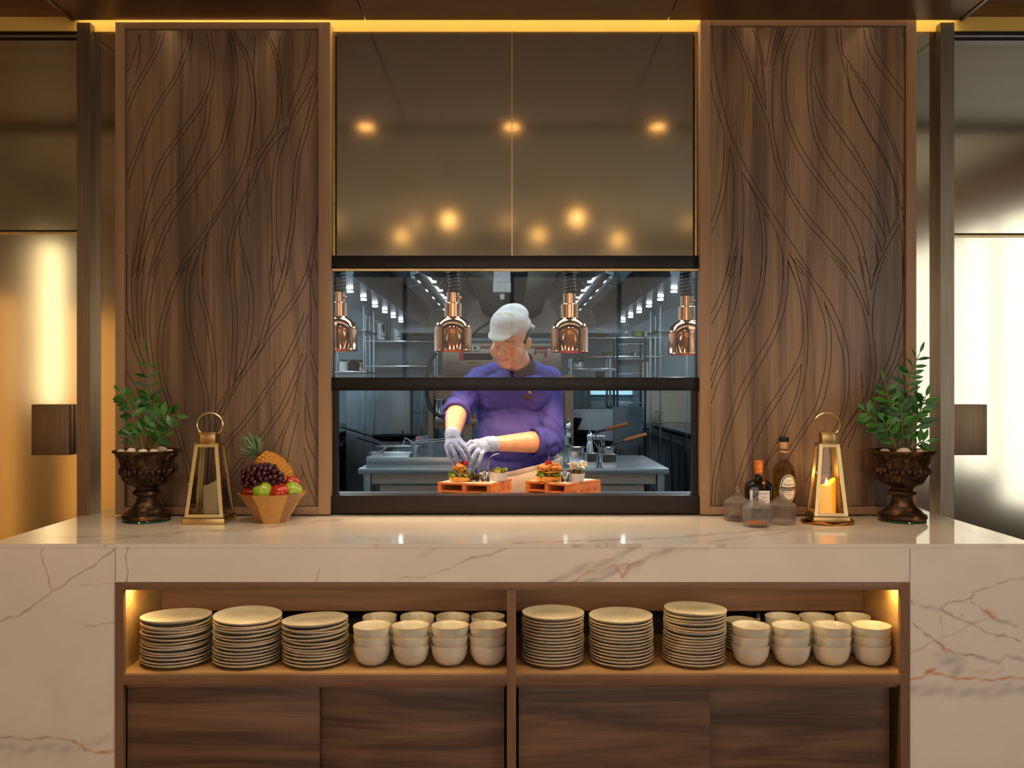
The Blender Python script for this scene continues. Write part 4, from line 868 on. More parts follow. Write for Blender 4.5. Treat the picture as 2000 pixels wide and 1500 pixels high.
apple(546, 961, -.046, .0345, M['apple_red'], 'red apple in the middle of the bowl between two green apples', 20, 10)
apple(573, 958, -.018, .034, M['apple_green'], 'green apple at the right rim of the wooden bowl, under a red one', 10, 40)
apple(568, 944, .034, .036, M['apple_red'], 'red apple at the back right, above the right green apple', 0, 15)
apple(490, 958, -.006, .032, M['apple_red'], 'dark red apple at the left rim of the bowl, under the grapes', 25, -20)
apple(530, 972, .020, .036, M['apple_red'], 'red apple buried under the grapes and pineapple')
# pineapple lying back, crown to the upper left
pa = thing('pineapple', 'ripe pineapple lying behind the dark grapes with its green crown to the left', 'pineapple', (BXc, BYc, TOP))
A_ = P(563, 950, .50) - Vector((BXc, BYc, TOP)); B__ = P(506, 888, .50) - Vector((BXc, BYc, TOP)); ax = (B__ - A_); Lp = ax.length; Q = Matrix.Translation(A_) @ ax.to_track_quat('Z', 'Y').to_matrix().to_4x4()
def prad(t): return .052 * (math.sin(math.pi * min(1, max(0, t * .86 + .10))) ** .55)
MB().lathe([(max(1e-4, prad(k / 14) * .94 if 0 < k < 14 else (1e-4)), Lp * k / 14) for k in range(15)], 24, (0, 0, 0), Q).build('rind', M['pine_base'], pa)
ey = MB().ell((0, 0, 0), (.0078, .0078, .0040), n=8, m=6).ell((0, 0, .004), (.0018, .0018, .003), n=6, m=4); EYM = ey.mesh('eye'); EYM.materials.append(M['pine_eye'])
for j in range(11):
    t = (j + .6) / 11.6; r_ = prad(t); nn = max(6, int(2 * math.pi * r_ / .0135))
    for k in range(nn):
        a = 2 * math.pi * (k + .5 * (j % 2)) / nn; nrm = Vector((math.cos(a), math.sin(a), (.35 if t > .75 else (-.35 if t < .2 else 0)))).normalized()
        loc = Vector((r_ * .97 * math.cos(a), r_ * .97 * math.sin(a), Lp * t)); Mx = Q @ Matrix.Translation(loc) @ nrm.to_track_quat('Z', 'Y').to_matrix().to_4x4(); w_ = Q.to_3x3() @ nrm
        if w_.y < .5: instance('eye', EYM, pa, M=Mx)
lfp = MB()
for i, (u, w) in enumerate([(0, .10), (.3, .12), (.6, .085), (.85, .04), (1, .002)]):
    lfp.v += [Vector((u, w, .22 * u * u + .04)), Vector((u, 0, .22 * u * u)), Vector((u, -w, .22 * u * u + .04))]
for i in range(4): lfp.f += [(3 * i, 3 * i + 1, 3 * i + 4, 3 * i + 3), (3 * i + 1, 3 * i + 2, 3 * i + 5, 3 * i + 4)]
PLF = lfp.mesh('crown_leaf'); PLF.materials.append(M['pine_leaf']); q = random.Random(4)
cb_ = Q @ Vector((0, 0, Lp * .96)); cax = (Vector((-.58, -.25, .78))).normalized()
for k in range(54):
    el = R(q.uniform(8, 78) if k > 8 else q.uniform(70, 88)); az = k * 2.4; u = cax.orthogonal().normalized(); v_ = cax.cross(u)
    d = (cax * math.sin(el) + (u * math.cos(az) + v_ * math.sin(az)) * math.cos(el)).normalized(); l = q.uniform(.055, .080); yv = cax.cross(d).normalized(); zv = d.cross(yv)
    base = cb_ + cax * (.014 * math.sin(el)) 
    instance('crown_leaf', PLF, pa, M=Matrix(((d.x * l, yv.x * l * 1.2, zv.x * l, base.x), (d.y * l, yv.y * l * 1.2, zv.y * l, base.y), (d.z * l, yv.z * l * 1.2, zv.z * l, base.z), (0, 0, 0, 1))))
gr = thing('grape_bunch', 'bunch of dark red grapes draped over the apples in front of the pineapple', 'grapes', (BXc, BYc, TOP))
GM = MB().ell((0, 0, 0), (.0083, .0083, .0090), n=14, m=9).mesh('grape'); GM.materials.append(M['grape'])
spots = []; q = random.Random(11); gc = P(514, 929, BYc - .015) - Vector((BXc, BYc, TOP))
for k in range(4000):
    p = Vector((q.uniform(-1, 1), q.uniform(-1, 1), q.uniform(-1, 1)))
    if p.length > 1: continue
    w = Vector((gc.x + p.x * .078, gc.y - .012 + p.y * .045, gc.z + p.z * .044 - .010 * p.x * p.x))
    if all((w - s_).length > .0148 for s_ in spots): spots.append(w)
    if len(spots) > 150: break
for w in spots: instance('grape', GM, gr, w)
MB().tube([gc + Vector((-.06, 0, 0)), gc, gc + Vector((.05, .01, .0))], .002, 6).build('stalk', M['stem'], gr)

# ================================================================ BOTTLES AND JARS
def jar(px, y, label, fill):
    t = thing('glass_jar', label, 'jar', (X(px, y), y, TOP + .0003), group='ribbed glass jars'); n = 96; mb = MB()
    rows = [(.040, 0, 0), (.0445, .003, 1), (.046, .020, 1), (.047, .060, 1), (.0475, .064, 0), (.0445, .064, 0), (.0435, .050, 0), (.042, .010, 0), (.001, .008, 0)]
    for r_, z_, rb in rows:
        for k in range(n): a = 2 * math.pi * k / n; rr = r_ * (1 + (.022 if k % 3 == 0 else -.006) * rb); mb.v.append(Vector((rr * math.cos(a), rr * math.sin(a), z_)))
    mb.f = [(j * n + k, j * n + (k + 1) % n, (j + 1) * n + (k + 1) % n, (j + 1) * n + k) for j in range(len(rows) - 1) for k in range(n)] + [tuple(reversed(range(n)))]
    mb.build('body', M['glass_rib'], t, ang=25)
    MB().lathe([(.0475, .065), (.048, .068), (.040, .074), (.026, .083), (.012, .094), (.007, .098), (.0065, .101), (.0105, .105), (.0125, .112), (.009, .119), (.0001, .1215)], 40, capb=False).lathe([(.0475, .065), (.024, .080), (.0001, .088)], 40, capb=False).build('lid', M['glass_rib'], t)
    if fill: MB().lathe([(.030, .0092), (.036, .011), (.030, .016), (.0001, .019)], 24).build('spice', fill, t)
    return t
jar(1440, .478, 'ribbed glass jar at the left of the three, in front of the dark bottle', mat('brown_spice', (84, 52, 36), .8, 0, .4, 90, .5))
jar(1478, .345, 'ribbed glass jar standing nearest of the three, orange spice inside', M['spice'])
jar(1527, .400, 'ribbed glass jar at the right of the three, in front of the gold bottle', None)
def wrapped(me, R_, a0, zc):
    for v in me.vertices:
        x, z = v.co.x, v.co.y; rr = R_ + v.co.z; a = a0 + x / R_; v.co = (rr * math.sin(a), -rr * math.cos(a), zc + z)
    return me
gb = thing('spirit_bottle', 'tall clear bottle of golden spirit with black stopper and oval label', 'bottle', (X(1531, .535), .535, TOP + .0003))
MB().lathe([(.034, 0), (.0405, .004), (.041, .02), (.041, .150), (.0395, .172), (.030, .192), (.0165, .206), (.0140, .215), (.0140, .240), (.0155, .243), (.0155, .252)], 40, capt=False).build('glass', M['glass'], gb)
MB().lathe([(.033, .004), (.0385, .007), (.0387, .02), (.0387, .150), (.0372, .165), (.034, .172), (.0001, .172)], 40).build('liquid', M['tequila'], gb)
MB().lathe([(.0162, .236), (.0168, .238), (.0168, .241), (.0155, .243)], 28).lathe([(.0158, .250), (.0164, .252), (.0168, .268), (.016, .274)], 28).build('neck_band', mat('neck_label', (206, 160, 120), .4, .3), gb)
MB().lathe([(.0165, .274), (.0175, .276), (.0175, .288), (.016, .291)], 28).build('stopper', M['black'], gb)
def disc(w, h, n=40, z=0): return [(w * math.cos(2 * math.pi * k / n), h * math.sin(2 * math.pi * k / n), z) for k in range(n)]
def bandmesh(w0, h0, w1, h1, z, xo=0):
    # ring or disc in the label plane, subdivided in x so that it wraps
    mb = MB(); n = 48; rr = [(w0 + (w1 - w0) * t, h0 + (h1 - h0) * t) for t in ([0, .25, .5, .75, 1])]
    for w, h in rr: mb.v += [Vector((w * math.cos(2 * math.pi * k / n) + xo, h * math.sin(2 * math.pi * k / n), z)) for k in range(n)]
    mb.f = [(j * n + k, j * n + (k + 1) % n, (j + 1) * n + (k + 1) % n, (j + 1) * n + k) for j in range(4) for k in range(n)]
    return mb.mesh('label')
A0 = R(8)
for nm, mm, me in (('label_rim', M['label_white'], bandmesh(.0285, .0445, .0315, .0475, .0006)), ('label_field', M['label_dark'], bandmesh(.0001, .0001, .0285, .0445, .0004)), ('label_paper', M['label_white'], bandmesh(.0001, .0001, .0255, .0410, .0008))):
    me.materials.append(mm); wrapped(me, .0412, A0, .112); finish(bpy.data.objects.new(nm, me), gb)
bb = MB()
for k in range(13):
    x = -.029 + .058 * k / 12; bb.v += [Vector((x, -.0062 - .002 * math.cos(x * 60), .0012)), Vector((x, .0062 - .002 * math.cos(x * 60), .0012))]
bb.f = [(2 * k, 2 * k + 2, 2 * k + 3, 2 * k + 1) for k in range(12)]
me = bb.mesh('label_band'); me.materials.append(M['label_dark']); wrapped(me, .0412, A0, .111); finish(bpy.data.objects.new('label_band', me), gb)
for s_, sz, zc, mm in (('TRADICIONAL', .0085, .1085, M['label_white']), ('Cuervo', .0135, .125, M['label_dark']), ('Jose', .0075, .1385, M['label_dark']), ('TEQUILA', .0050, .098, M['label_dark']), ('REPOSADO', .0042, .090, M['label_dark'])):
    me = textmesh(s_, sz); me.materials.clear(); me.materials.append(mm)
    bm = bmesh.new(); bm.from_mesh(me); bmesh.ops.triangulate(bm, faces=bm.faces[:]); bm.to_mesh(me); bm.free()
    for v in me.vertices: v.co.z = .0016; v.co.x *= .92
    wrapped(me, .0412, A0, zc); finish(bpy.data.objects.new('lettering', me), gb)
db = thing('liqueur_bottle', 'squat black bottle with orange foil cap, orange ribbon and cream label', 'bottle', (X(1482, .535), .535, TOP + .0003))
def sq(w, d, r_, z, n=6):
    o_ = []
    for cx_, cy_, a0 in ((w - r_, d - r_, 0), (-w + r_, d - r_, 90), (-w + r_, -d + r_, 180), (w - r_, -d + r_, 270)):
        o_ += [(cx_ + r_ * math.cos(R(a0 + 90 * k / (n - 1))), cy_ + r_ * math.sin(R(a0 + 90 * k / (n - 1))), z) for k in range(n)]
    return o_
mb = MB(); rows = [(.040, .026, .008, 0), (.045, .030, .010, .004), (.046, .031, .011, .02), (.046, .031, .011, .110), (.044, .030, .014, .122), (.036, .026, .018, .132), (.018, .018, .0175, .139), (.0125, .0125, .012, .145), (.0118, .0118, .0115, .168)]
for r_ in rows: mb.v += [Vector(p) for p in sq(*r_)]
n_ = 24; mb.f = [(j * n_ + k, j * n_ + (k + 1) % n_, (j + 1) * n_ + (k + 1) % n_, (j + 1) * n_ + k) for j in range(len(rows) - 1) for k in range(n_)] + [tuple(reversed(range(n_))), tuple(range(8 * n_, 9 * n_))]
mb.build('glass', M['dark_glass'], db)
MB().lathe([(.0165, .176), (.0168, .180), (.0168, .205), (.015, .208)], 28).lathe([(.0145, .160), (.0155, .163), (.0155, .176), (.0145, .178)], 28).build('foil_cap', M['orange_foil'], db)
MB().tube([(.006, -.016, .165), (.009, -.020, .150), (.011, -.030, .138), (.008, -.034, .128), (.010, -.033, .112)], .0042, 8, flat=.3).build('ribbon', M['orange_foil'], db)
bx('ribbon_seal', M['orange_foil'], (.002, .014, -.036, -.032, .126, .134), db, b=.001)
bx('label', M['label_white'], (-.010, .030, -.0330, -.0318, .052, .102), db); bx('label', M['label_white'], (-.040, -.030, -.0322, -.0312, .050, .104), db)
for s_, sz, xx, zz, mm in (('COINTREAU', .0070, .010, .092, M['label_dark']), ('NOIR', .0062, .010, .078, M['label_dark']), ('LIQUEUR', .004, .010, .066, M['label_dark'])):
    me = textmesh(s_, sz); me.materials.clear(); me.materials.append(mm); 
    o = finish(bpy.data.objects.new('lettering', me), db); o.rotation_euler = (R(90), 0, 0); o.location = (xx, -.0334, zz); o.scale = (.86, 1, 1)
# ================================================================ KITCHEN BEHIND THE HATCH
lg = thing('pass_ledge', 'narrow stainless pass ledge behind the hatch, under the two pallets', 'ledge')
PZ = .98
bx('ledge_top', M['steel'], (-1.1, 1.1, .705, 1.10, PZ - .012, PZ), lg, b=.002); bx('ledge_apron', M['steel'], (-1.1, 1.1, .72, 1.09, .90, PZ - .012), lg)
for x in (-.9, 0, .9): bx('bracket', M['steel'], (x - .02, x + .02, .74, 1.0, .80, .90), lg)
# ---- heat lamps
for i, x in enumerate(LAMPX):
    zb = CZ + (69 - (0, 0, -3, -7)[i]) / S(.95) - (.0)
    zb = CZ + (755 - (685, 686, 688, 693)[i]) / S(.95)
    t = thing('heat_lamp', ('copper heat lamp at the left edge of the hatch, half hidden by the frame', 'copper heat lamp over the burger the chef is filling', 'copper heat lamp to the right of the chef', 'copper heat lamp at the right edge of the hatch, behind the glass')[i], 'heat lamp', (x, .95, zb), group='copper heat lamps')
    r = .0745
    MB().lathe([(r + .0015, 0), (r + .002, .003), (r, .006), (r, .082), (r * .97, .096), (r * .88, .112), (r * .72, .126), (r * .5, .135), (.034, .139), (.033, .141)], 48, capb=False, capt=False).lathe([(r - .003, .001), (r - .003, .082), (r * .8, .115), (.03, .134)], 48, capb=False, capt=False).build('bell', M['copper'], t)
    MB().lathe([(.0345, .138), (.0345, .192), (.031, .195), (.031, .196), (.026, .197), (.026, .236), (.018, .24)], 36).build('neck', M['copper_neck'], t)
    MB().cyl((0, 0, .020), .045, .003, 24).build('bulb', M['lamp_glow'], t); MB().ell((.030, -.008, .215), (.006, .006, .006), n=10, m=6).build('screw', M['copper_neck'], t)
    cd = []
    for k in range(230):
        a = k * .62; w = .004 * math.sin(k * .03 + i); cd.append((.020 * math.cos(a) + w, .020 * math.sin(a), .238 + k * .00135))
    MB().tube(cd, .0058, 6).build('coiled_cord', M['black_rub'], t)
    MB().rod((0, 0, .236), (0, 0, 2.9 - zb), .009).build('cord', M['black'], t)
# ---- island table
tb = thing('work_table', 'long stainless work table behind the chef, with raised splash plate at the left', 'table')
tx0, tx1, ty0, ty1 = -.975, .995, 3.07, 4.20
bx('table_top', M['steel'], (tx0, tx1, ty0, ty1, .865, .90), tb, b=.003)
bx('splash_plate', M['steel'], (X(716, 3.16), X(965, 3.16), 3.14, 3.16, .9, Z(893, 3.15)), tb, b=.002)
bx('side_plate', M['steel'], (X(716, 3.16), X(716, 3.16) + .015, 3.16, 4.15, .9, Z(893, 3.15)), tb)
for x in (tx0 + .03, tx1 - .07):
    for y in (ty0 + .02, ty1 - .07): bx('leg', M['steel_v'], (x, x + .045, y, y + .045, 0, .865), tb, b=.002)
bx('apron_rail', M['steel_light'], (tx0 + .08, tx1 - .08, ty0 + .03, ty0 + .05, .80, .865), tb)
bx('drawer_front', M['steel_light'], (tx0 + .13, -.02, ty0 + .05, ty0 + .07, .45, .79), tb); bx('drawer_front', M['steel_light'], (.0, tx1 - .15, ty0 + .05, ty0 + .07, .45, .79), tb)
bx('under_shelf', M['steel_dark'], (tx0 + .04, tx1 - .04, ty0 + .06, ty1 - .04, .18, .20), tb)
# cook line behind the table: fryers and burners
rg = thing('cooking_range', 'low dark range with black pan supports behind the work table', 'range')
bx('body', M['steel_dark'], (-1.0, .98, 4.25, 5.05, 0, .86), rg, b=.003); bx('hob', M['black'], (-.98, .96, 4.27, 5.0, .861, .885), rg)
for k in range(12): bx('grate_bar', M['iron'], (-.95 + k * .16, -.93 + k * .16, 4.30, 4.95, .886, .905), rg)
# salamander grill on its stand
sl = thing('salamander_grill', 'stainless salamander grill with a red switch, on a tall stand behind the chef', 'grill')
gy = 3.95; gx0, gx1 = X(864, gy), X(1096, gy); gz0, gz1 = Z(733, gy), Z(680, gy)
bx('body', M['steel_warm'], (gx0, gx1, gy, gy + .40, gz0, gz1), sl, b=.003); bx('canopy', M['steel_warm'], (gx0 - .0, gx1 + .0, gy - .01, gy + .42, gz1, Z(671, gy)), sl, b=.003)
bx('flue', M['steel_dark'], (gx0 + .10, gx1 - .06, gy + .05, gy + .38, Z(671, gy), Z(660, gy)), sl, b=.003)
bx('control_panel', M['black'], (X(905, gy), X(962, gy), gy - .006, gy, Z(703, gy), Z(690, gy)), sl, b=.001); bx('red_switch', M['red_pl'], (X(897, gy), X(906, gy), gy - .012, gy, Z(703, gy), Z(687, gy)), sl, b=.002)
for px0 in (870, 912, 1040):
    for k in range(3):
        z = Z(709 + k * 7, gy); MB().rod((X(px0, gy), gy - .001, z), (X(px0 + 26, gy), gy - .001, z), .0055, n=8).build('louvre', M['steel_warm'], sl)
bx('rating_plate', M['white_pl'], (X(918, gy), X(937, gy), gy - .013, gy - .010, Z(685, gy), Z(675, gy)), sl, b=.001); MB().rod((X(928, gy), gy - .014, Z(680, gy)), (X(928, gy), gy - .018, Z(680, gy)), .010).build('rating_mark', M['black'], sl)
MB().tube([(X(1046, gy), gy - .02, Z(690, gy)), (X(1046, gy), gy - .05, Z(682, gy)), (X(1066, gy), gy - .05, Z(682, gy)), (X(1066, gy), gy - .02, Z(697, gy))], .007).build('handle', M['red_pl'], sl)
bx('stand_back', M['steel_warm'], (X(836, gy), X(1110, gy), gy + .12, gy + .14, Z(838, gy), gz0), sl); bx('stand_side', M['steel_warm'], (X(836, gy), X(846, gy), gy, gy + .12, .90, gz0), sl)
bx('stand_shelf', M['steel_warm'], (X(850, gy), X(935, gy), gy - .08, gy + .12, Z(828, gy), Z(817, gy)), sl, b=.002)
for px in (905, 1103): bx('stand_leg', M['steel_warm'], (X(px, gy), X(px + 17, gy), gy + .0, gy + .05, .90, gz0), sl)
MB().tube(spline([(X(852, gy), gy - .02, Z(690, gy)), (X(838, gy), gy - .05, Z(715, gy)), (X(834, gy), gy - .06, Z(760, gy)), (X(842, gy), gy - .08, Z(795, gy)), (X(862, gy), gy - .1, Z(812, gy)), (X(890, gy), gy - .08, Z(815, gy))], 6), .013, 8).build('hose', M['black_rub'], sl)
# hanging socket with cable
sk = thing('hanging_socket', 'white power socket hanging on a dark drop pole above the chef', 'socket')
sy = 3.13
bx('back_box', M['white_pl'], (X(964, sy), X(997, sy), sy, sy + .06, Z(551, sy), Z(530, sy)), sk, b=.004); bx('socket_box', M['white_pl'], (X(963, sy), X(998, sy), sy - .02, sy + .06, Z(571, sy), Z(552, sy)), sk, b=.004)
MB().lathe([(.013, 0), (.016, .035)], 12, (X(981, sy), sy + .01, Z(585, sy))).build('plug', M['white_pl'], sk); bx('drop_pole', M['steel_dark'], (X(976, sy), X(984, sy), sy + .06, sy + .09, Z(571, sy), 2.9), sk)
MB().tube(spline([(X(981, sy), sy, Z(585, sy)), (X(979, sy), sy - .01, Z(605, sy)), (X(962, sy), sy, Z(625, sy)), (X(935, sy), sy + .1, Z(640, sy)), (X(914, sy), sy + .25, Z(655, sy))], 6), .009, 8).build('cable', M['black_rub'], sk)
# ---- canopy hood
hd = thing('extraction_hood', 'wide stainless extraction canopy with rows of lights over the cook line', 'hood')
hy0, hy1 = 3.25, 8.6
sec = [(.10, 2.19, .36, 2.33), (.36, 2.33, .42, 2.50), (.42, 2.50, .62, 2.16), (.62, 2.16, .66, 2.14), (.66, 2.14, .72, 2.42), (.72, 2.42, .98, 2.36), (.98, 2.36, 1.04, 2.14), (1.04, 2.14, 1.42, 2.12), (1.42, 2.12, 1.42, 2.30)]
for s in (-1, 1):
    for k, (a, za, b, zb) in enumerate(sec):
        if k == 0:
            n = 9
            for j in range(n):     # filter cassettes, each with baffle slats
                y0, y1 = hy0 + (hy1 - hy0) * j / n + .01, hy0 + (hy1 - hy0) * (j + 1) / n - .01
                mb = MB(); dx, dz = (b - a), (zb - za); L = math.hypot(dx, dz); nx_, nz_ = dz / L, -dx / L
                for (t0, t1, u0, u1) in ((0, 1, y0, y0 + .02), (0, 1, y1 - .02, y1), (0, .06, y0, y1), (.94, 1, y0, y1)):
                    q0 = (a + dx * t0, za + dz * t0); q1 = (a + dx * t1, za + dz * t1)
                    mb.add([(s * q0[0], u0, q0[1]), (s * q1[0], u0, q1[1]), (s * q1[0], u1, q1[1]), (s * q0[0], u1, q0[1])], [(0, 1, 2, 3)])
                fc = mb.build('filter_frame', M['filter'], hd, smooth=False)
                ns_ = 9
                for q_ in range(ns_):
                    u = y0 + .03 + (y1 - y0 - .06) * (q_ + .5) / ns_; w = (y1 - y0 - .06) / ns_ * .30
                    MB().add([(s * (a + .01), u - w, za + .008), (s * (b - .01), u - w, zb + .008), (s * (b - .01 + nx_ * .012), u, zb - .014), (s * (a + .01), u, za - .014), (s * (a + .01), u + w, za + .008), (s * (b - .01), u + w, zb + .008)], [(0, 1, 2, 3), (3, 2, 5, 4)]).build('slat', M['filter'], fc, smooth=False)
                MB().add([(s * a, y0, za + .03), (s * b, y0, zb + .03), (s * b, y1, zb + .03), (s * a, y1, za + .03)], [(0, 1, 2, 3)]).build('filter_back', M['black'], fc, smooth=False)
            continue
        n = 4
        for j in range(n):
            y0, y1 = hy0 + (hy1 - hy0) * j / n, hy0 + (hy1 - hy0) * (j + 1) / n - .004
            MB().add([(s * a, y0, za), (s * b, y0, zb), (s * b, y1, zb), (s * a, y1, za)], [(0, 1, 2, 3)]).build('hood_panel', M['steel_hood'], hd, smooth=False)
    for j in range(6):
        y = 4.0 + j * .62; MB().cyl((s * 1.19, y, 2.112), .024, .012, 18).build('light', M['led'], hd); MB().cyl((s * .585, y + .1, 2.195), .022, .012, 18).build('light', M['led'], hd)
bx('grease_gutter', M['steel_dark'], (-.10, .10, hy0, hy1, 2.17, 2.20), hd); bx('plenum', M['black'], (-.44, .44, hy0, hy1, 2.60, 2.62), hd)
for y, nm in ((hy0, 'front_fascia'), (hy1, 'end_panel')):
    MB().add([(-1.42, y, 2.12), (-1.04, y, 2.14), (-.98, y, 2.36), (-.72, y, 2.42), (-.66, y, 2.14), (-.62, y, 2.16), (-.44, y, 2.62), (.44, y, 2.62), (.62, y, 2.16), (.66, y, 2.14), (.72, y, 2.42), (.98, y, 2.36), (1.04, y, 2.14), (1.42, y, 2.12), (1.42, y, 2.88), (-1.42, y, 2.88)], [tuple(range(16))]).build(nm, M['steel_hood'], hd, smooth=False)
bx('end_valance', M['steel'], (-1.42, 1.42, hy1, hy1 + .03, 2.08, 2.5), hd)
for s in (-1, 1): bx('lip', M['steel_shiny'], (s * .645 - .012, s * .645 + .012, hy0, hy1, 2.128, 2.14), hd)
# ---- tall cabinets and wall runs
def fridge(name, label, x0, x1, y0, y1, z1, m, doors=2, cat='fridge'):
    t = thing(name, label, cat); bx('body', m, (x0, x1, y0, y1, .1, z1), t, b=.004); bx('plinth', M['black'], (x0 + .02, x1 - .02, y0 + .03, y1, 0, .1), t)
    w = (x1 - x0) / doors
    for k in range(doors):
        d = bx('door', m, (x0 + k * w + .006, x0 + (k + 1) * w - .006, y0 - .03, y0 - .002, .12, z1 - .02), t, b=.004)
        hx = x0 + (k + (.88 if k % 2 == 0 else .12)) * w; MB().rod((hx, y0 - .06, z1 * .5), (hx, y0 - .06, z1 * .5 + .25), .010).box(hx - .006, hx + .006, y0 - .06, y0 - .03, z1 * .5 + .01, z1 * .5 + .03).box(hx - .006, hx + .006, y0 - .06, y0 - .03, z1 * .5 + .22, z1 * .5 + .24).build('handle', M['steel_shiny'], d)
    return t
fridge('tall_cabinet', 'tall stainless cabinet with a soft sheen at the left, beyond the range', X(676, 6.2), X(803, 6.2), 6.2, 6.9, Z(742, 6.2), M['steel_v'], 1, 'cabinet')
# dark uprights left of the stand
o = thing('column_unit', 'dark steel column cabinet between the tall cabinet and the grill stand', 'cabinet')
bx('body', M['steel_dark'], (X(806, 5.6), X(836, 5.6), 5.6, 5.9, .1, Z(745, 5.6)), o, b=.003); bx('edge_strip', M['steel_shiny'], (X(822, 5.6), X(825, 5.6), 5.59, 5.6, .1, Z(745, 5.6)), o)
for k in range(5): bx('seam', M['black'], (X(808, 5.6), X(834, 5.6), 5.597, 5.6, .3 + k * .22, .305 + k * .22), o)
def counter_run(side, label):
    s = -1 if side == 'l' else 1; t = thing('undercounter_fridge', label, 'fridge'); xf = s * 1.66; xw = s * 2.34; ya, yb = 3.4, 8.4
    a, b = sorted((xf, xw)); bx('worktop', M['steel_dark'], (a, b, ya, yb, .955, .98), t, b=.003); bx('body', M['black'], (min(xf + s * .05, xw), max(xf + s * .05, xw), ya + .02, yb, .1, .955), t); bx('plinth', M['steel_dark'], (min(xf + s * .1, xw), max(xf + s * .1, xw), ya + .02, yb, 0, .1), t)
    bx('upstand', M['steel'], (min(xw - s * .02, xw), max(xw - s * .02, xw), ya, yb, .98, 1.05), t)
    for k in range(6):
        y0 = ya + .06 + k * .82; d = bx('door', M['steel_dark'], (min(xf, xf + s * .05), max(xf, xf + s * .05), y0, y0 + .76, .14, .93), t, b=.003)
        bx('glass', M['dark_glass'], (min(xf - s * .004, xf), max(xf - s * .004, xf), y0 + .08, y0 + .66, .22, .80), d); bx('handle', M['steel_shiny'], (min(xf - s * .03, xf), max(xf - s * .03, xf), y0 + .08, y0 + .68, .855, .875), d)
    return t
counter_run('l', 'dark undercounter fridge run with glass doors along the left kitchen wall'); counter_run('r', 'dark undercounter fridge run with glass doors along the right kitchen wall')
# right: tall steel end panel, door block, column, lower cabinet
o = thing('wall_cladding', 'large brushed steel splash panel behind the white saucers at the right', 'wall panel'); 
for k in range(4): bx('panel', M['steel_warm'], (2.325, 2.34, 3.4 + k * 1.25, 4.64 + k * 1.25, 1.05, 1.42), o)
o = thing('end_panel', 'upright brushed steel end panel beside the right worktop', 'panel'); bx('board', M['steel_light'], (1.585, 1.655, 8.42, 8.44, .985, 1.72), o); bx('board', M['steel_light'], (1.66, 2.34, 8.44, 8.46, .985, 1.46), o)
o = fridge('low_cabinet', 'low stainless cabinet right of the chef with a frying pan rack above', X(1118, 6.0), X(1198, 6.0), 6.0, 6.6, Z(799, 6.0), M['steel_v'], 1, 'cabinet')
o = fridge('column_unit', 'dark tall column cabinet at the right between low cabinet and steel panel', X(1196, 6.1), X(1257, 6.1), 6.1, 6.6, Z(795, 6.1), M['steel_dark'], 1, 'cabinet')
pw = thing('pass_through_window', 'bright wash-up window with pale blue light at the right rear', 'window', kind=None)
bx('lit_pane', M['screen_cyan'], (X(1155, 9.1), X(1236, 9.1), 9.17, 9.18, Z(771, 9.1), Z(745, 9.1)), pw); bx('rail', M['steel_dark'], (X(1153, 9.1), X(1238, 9.1), 9.12, 9.17, Z(775, 9.1), Z(771, 9.1)), pw); bx('lit_pane', M['steel'], (X(1155, 9.1), X(1236, 9.1), 9.15, 9.17, Z(797, 9.1), Z(783, 9.1)), pw)
for px in (1112, 1138, 1148): bx('post', M['steel_dark'], (X(px, 6.0), X(px + 4, 6.0), 6.0, 6.03, Z(799, 6.0), Z(735, 6.0)), pw)
def shelf_unit(name, label, x0, x1, y0, y1, zs, posts, zt, pr=.013):
    t = thing(name, label, 'shelf')
    for z in zs: bx('shelf', M['steel_shiny'], (x0, x1, y0, y1, z - .02, z), t, b=.002)
    for x in posts:
        for y in (y0 + .01, y1 - .03): MB().rod((x, y, 0), (x, y, zt), pr, n=10).build('post', M['steel_shiny'], t)
    return t
sy_ = 8.75
shelf_unit('wire_shelf_rack', 'steel shelf rack holding bain-marie pots on the left rear wall', X(712, sy_), X(850, sy_), sy_, sy_ + .4, (Z(665, sy_), Z(714, sy_), .9), (X(714, sy_), X(722, sy_), X(849, sy_)), 2.4)
shelf_unit('wire_shelf_rack', 'steel shelf rack with stacked pans on the right rear wall', X(1145, sy_), X(1295, sy_), sy_, sy_ + .4, (Z(658, sy_), Z(695, sy_), .9), (X(1280, sy_), X(1290, sy_)), 2.6)
shelf_unit('short_shelf', 'short steel shelf with a kettle right of the chef', X(1113, 7.4), X(1208, 7.4), 7.4, 7.8, (Z(719, 7.4),), (X(1116, 7.4), X(1192, 7.4)), Z(700, 7.4))
shelf_unit('side_rack', 'upright steel rack beside the left kitchen wall', -1.60, -1.23, 5.0, 5.6, (1.55, 1.9), (-1.58, -1.25), 2.1, .008)
shelf_unit('side_rack', 'upright steel rack beside the right kitchen wall', 1.23, 1.60, 5.0, 5.6, (1.50, 1.9), (1.25, 1.58), 2.1, .007)
# trolley with tray runners
tr_ = thing('tray_trolley', 'tall dark trolley with tray runners at the right rear', 'trolley', (X(1233, 7.2), 7.2, 0))
for x in (-.15, .15):
    for y in (0, .35): MB().rod((x, y, .08), (x, y, 1.95), .012, n=8).build('post', M['steel_dark'], tr_)
for k in range(12): bx('tray', M['steel_shiny'] if k % 2 else M['steel_dark'], (-.15, .15, 0, .35, 1.0 + k * .08, 1.006 + k * .08), tr_)
